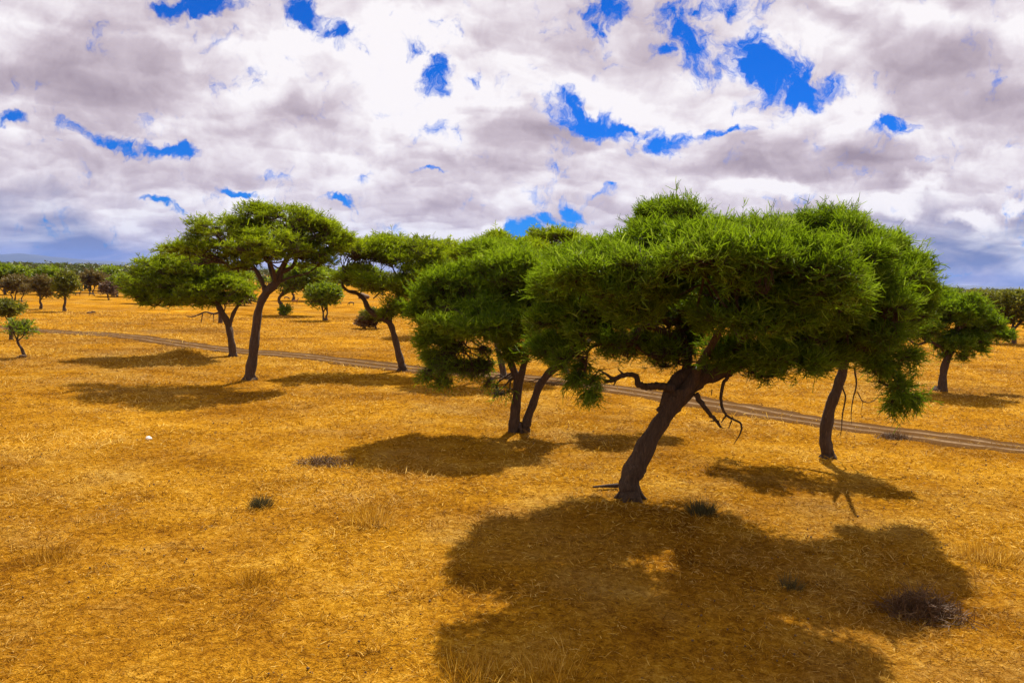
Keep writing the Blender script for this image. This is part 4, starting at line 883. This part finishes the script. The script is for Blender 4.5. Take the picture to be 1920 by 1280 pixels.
# billowing detail and light from the sun side
n_a = n2(plw, 3.2, 6, .5)
n_b = n2(vmath('ADD', plw, (.04, .13, 0)).outputs[0], 3.2, 4, .5)
grad = math_(nt, 'SUBTRACT', n_a.outputs['Fac'], n_b.outputs['Fac'])
n_d = n2(uvw, 15, 6, .58); n_e = n2(vmath('ADD', uvw, (.004, .014, 0)).outputs[0], 15, 4, .55)
grad2 = math_(nt, 'SUBTRACT', n_d.outputs['Fac'], n_e.outputs['Fac'])
plb = warp(pl, n2(pl, 5, 4, .55), .22)
def cells(vec, scale, sm):
    vo = N(nt, 'ShaderNodeTexVoronoi', feature='SMOOTH_F1'); vo.voronoi_dimensions = '2D'; vo.inputs['Scale'].default_value = scale; vo.inputs['Detail'].default_value = 0; vo.inputs['Smoothness'].default_value = sm; L(vec, vo.inputs['Vector'])
    d_ = vmath('SUBTRACT', vo.outputs['Position'], vec).outputs[0]
    return math_(nt, 'MULTIPLY', vmath('DOT_PRODUCT', d_, vmath('NORMALIZE', pl).outputs[0]).outputs['Value'], scale)
v1 = cells(plb, 2.6, .3); v2 = cells(warp(pl, n2(pl, 9, 3, .55), .10), 7.0, .4)
low = n2(plw, .6, 3, .5)
# brightness of cloud
v = math_(nt, 'ADD', .82, math_(nt, 'MULTIPLY', grad, .95))
v = math_(nt, 'ADD', v, math_(nt, 'MULTIPLY', grad2, .6))
v = math_(nt, 'ADD', v, math_(nt, 'ADD', math_(nt, 'MULTIPLY', v1, .21), math_(nt, 'MULTIPLY', v2, .15)))
v = math_(nt, 'ADD', v, math_(nt, 'MULTIPLY', math_(nt, 'SUBTRACT', low.outputs['Fac'], .5), .6))
v = math_(nt, 'SUBTRACT', v, math_(nt, 'MULTIPLY', grey, .55))
v = math_(nt, 'ADD', v, math_(nt, 'MULTIPLY', brt, .32))
v = math_(nt, 'ADD', v, math_(nt, 'MULTIPLY', puff, .9), clamp=True)
cr = ramp(nt, [(0, (.40, .32, .38)), (.3, (.54, .45, .51)), (.55, (.68, .585, .645)), (.8, (.90, .82, .87)), (1, (1.08, 1.03, 1.05))], v)
# towards the horizon the cloud deck turns slate blue
hz = nt.nodes.new('ShaderNodeMapRange'); hz.interpolation_type = 'SMOOTHSTEP'; L(dz, hz.inputs[0]); hz.inputs[1].default_value = .0; hz.inputs[2].default_value = .115; hz.inputs[3].default_value = 1; hz.inputs[4].default_value = 0
sideL = union(uvs, [(60, 475, 480, 85, 0, 1.7), (1880, 465, 360, 120, 0, 2.0), (1000, 520, 900, 60, 0, .6)])
bandn = math_(nt, 'ADD', .55, math_(nt, 'MULTIPLY', math_(nt, 'SUBTRACT', n_a.outputs['Fac'], .5), 2.2), clamp=True)
hb = math_(nt, 'MULTIPLY', math_(nt, 'MULTIPLY', math_(nt, 'MINIMUM', math_(nt, 'ADD', sideL, math_(nt, 'MULTIPLY', hz.outputs[0], .25)), 1), math_(nt, 'SUBTRACT', 1.25, bandn)), math_(nt, 'SUBTRACT', 1, math_(nt, 'MULTIPLY', puff, 1.8), clamp=True), clamp=True)
cloud = mixc(nt, hb, cr.outputs[0], (.23, .27, .47))
cloudS = vmath('SCALE', cloud, sc=1.0).outputs[0]
# blue holes
edge = math_(nt, 'ADD', math_(nt, 'MULTIPLY', hole, 1.5), math_(nt, 'ADD', math_(nt, 'MULTIPLY', math_(nt, 'SUBTRACT', .5, n_d.outputs['Fac']), 2.4), math_(nt, 'MULTIPLY', math_(nt, 'SUBTRACT', .5, n2(uvw, 48, 4, .65).outputs['Fac']), 1.7)))
hs = nt.nodes.new('ShaderNodeMapRange'); hs.interpolation_type = 'SMOOTHSTEP'; L(edge, hs.inputs[0]); hs.inputs[1].default_value = .28; hs.inputs[2].default_value = 1.15
front = math_(nt, 'GREATER_THAN', dy, .06)
hmask = math_(nt, 'MULTIPLY', hs.outputs[0], front)
bluesky = vmath('MULTIPLY', sky.outputs[0], (SKYR, SKYG, SKYB)).outputs[0]
cl2 = vmath('SCALE', cloudS, sc=CLOUDK / STR).outputs[0]
fin = mixc(nt, hmask, cl2, bluesky)
L(fin, bg.inputs[0])

# ------------------------------------------------------------------ air
def haze():
    x0, x1, y0, y1, z0, z1 = -26000, 26000, -400, 25000, -6, 420
    V = np.array([(x, y, z) for z in (z0, z1) for y in (y0, y1) for x in (x0, x1)], float)
    Fq = [[0, 2, 3, 1], [4, 5, 7, 6], [0, 1, 5, 4], [2, 6, 7, 3], [0, 4, 6, 2], [1, 3, 7, 5]]
    mt, n_ = mat_new('haze'); pv = n_.nodes.new('ShaderNodeVolumePrincipled'); pv.inputs['Density'].default_value = 2.2e-5; pv.inputs['Color'].default_value = (.20, .36, .9, 1)
    o_ = n_.nodes.new('ShaderNodeOutputMaterial'); n_.links.new(pv.outputs[0], o_.inputs['Volume'])
    o = raw_mesh('haze', V, [np.array(Fq)], mt); tag(o, 'thin blue air between the trees and the far hills', kind='stuff')
if HAZE: haze()

vs_ = scene.view_settings; vs_.view_transform = 'Standard'; vs_.look = 'None'; vs_.exposure = EXPO; vs_.gamma = 1
w.cycles.sampling_method = 'MANUAL'; w.cycles.sample_map_resolution = 256
scene.render.engine = 'CYCLES'; scene.cycles.max_bounces = 6; scene.cycles.transparent_max_bounces = 4; scene.cycles.diffuse_bounces = 3; scene.cycles.transmission_bounces = 3
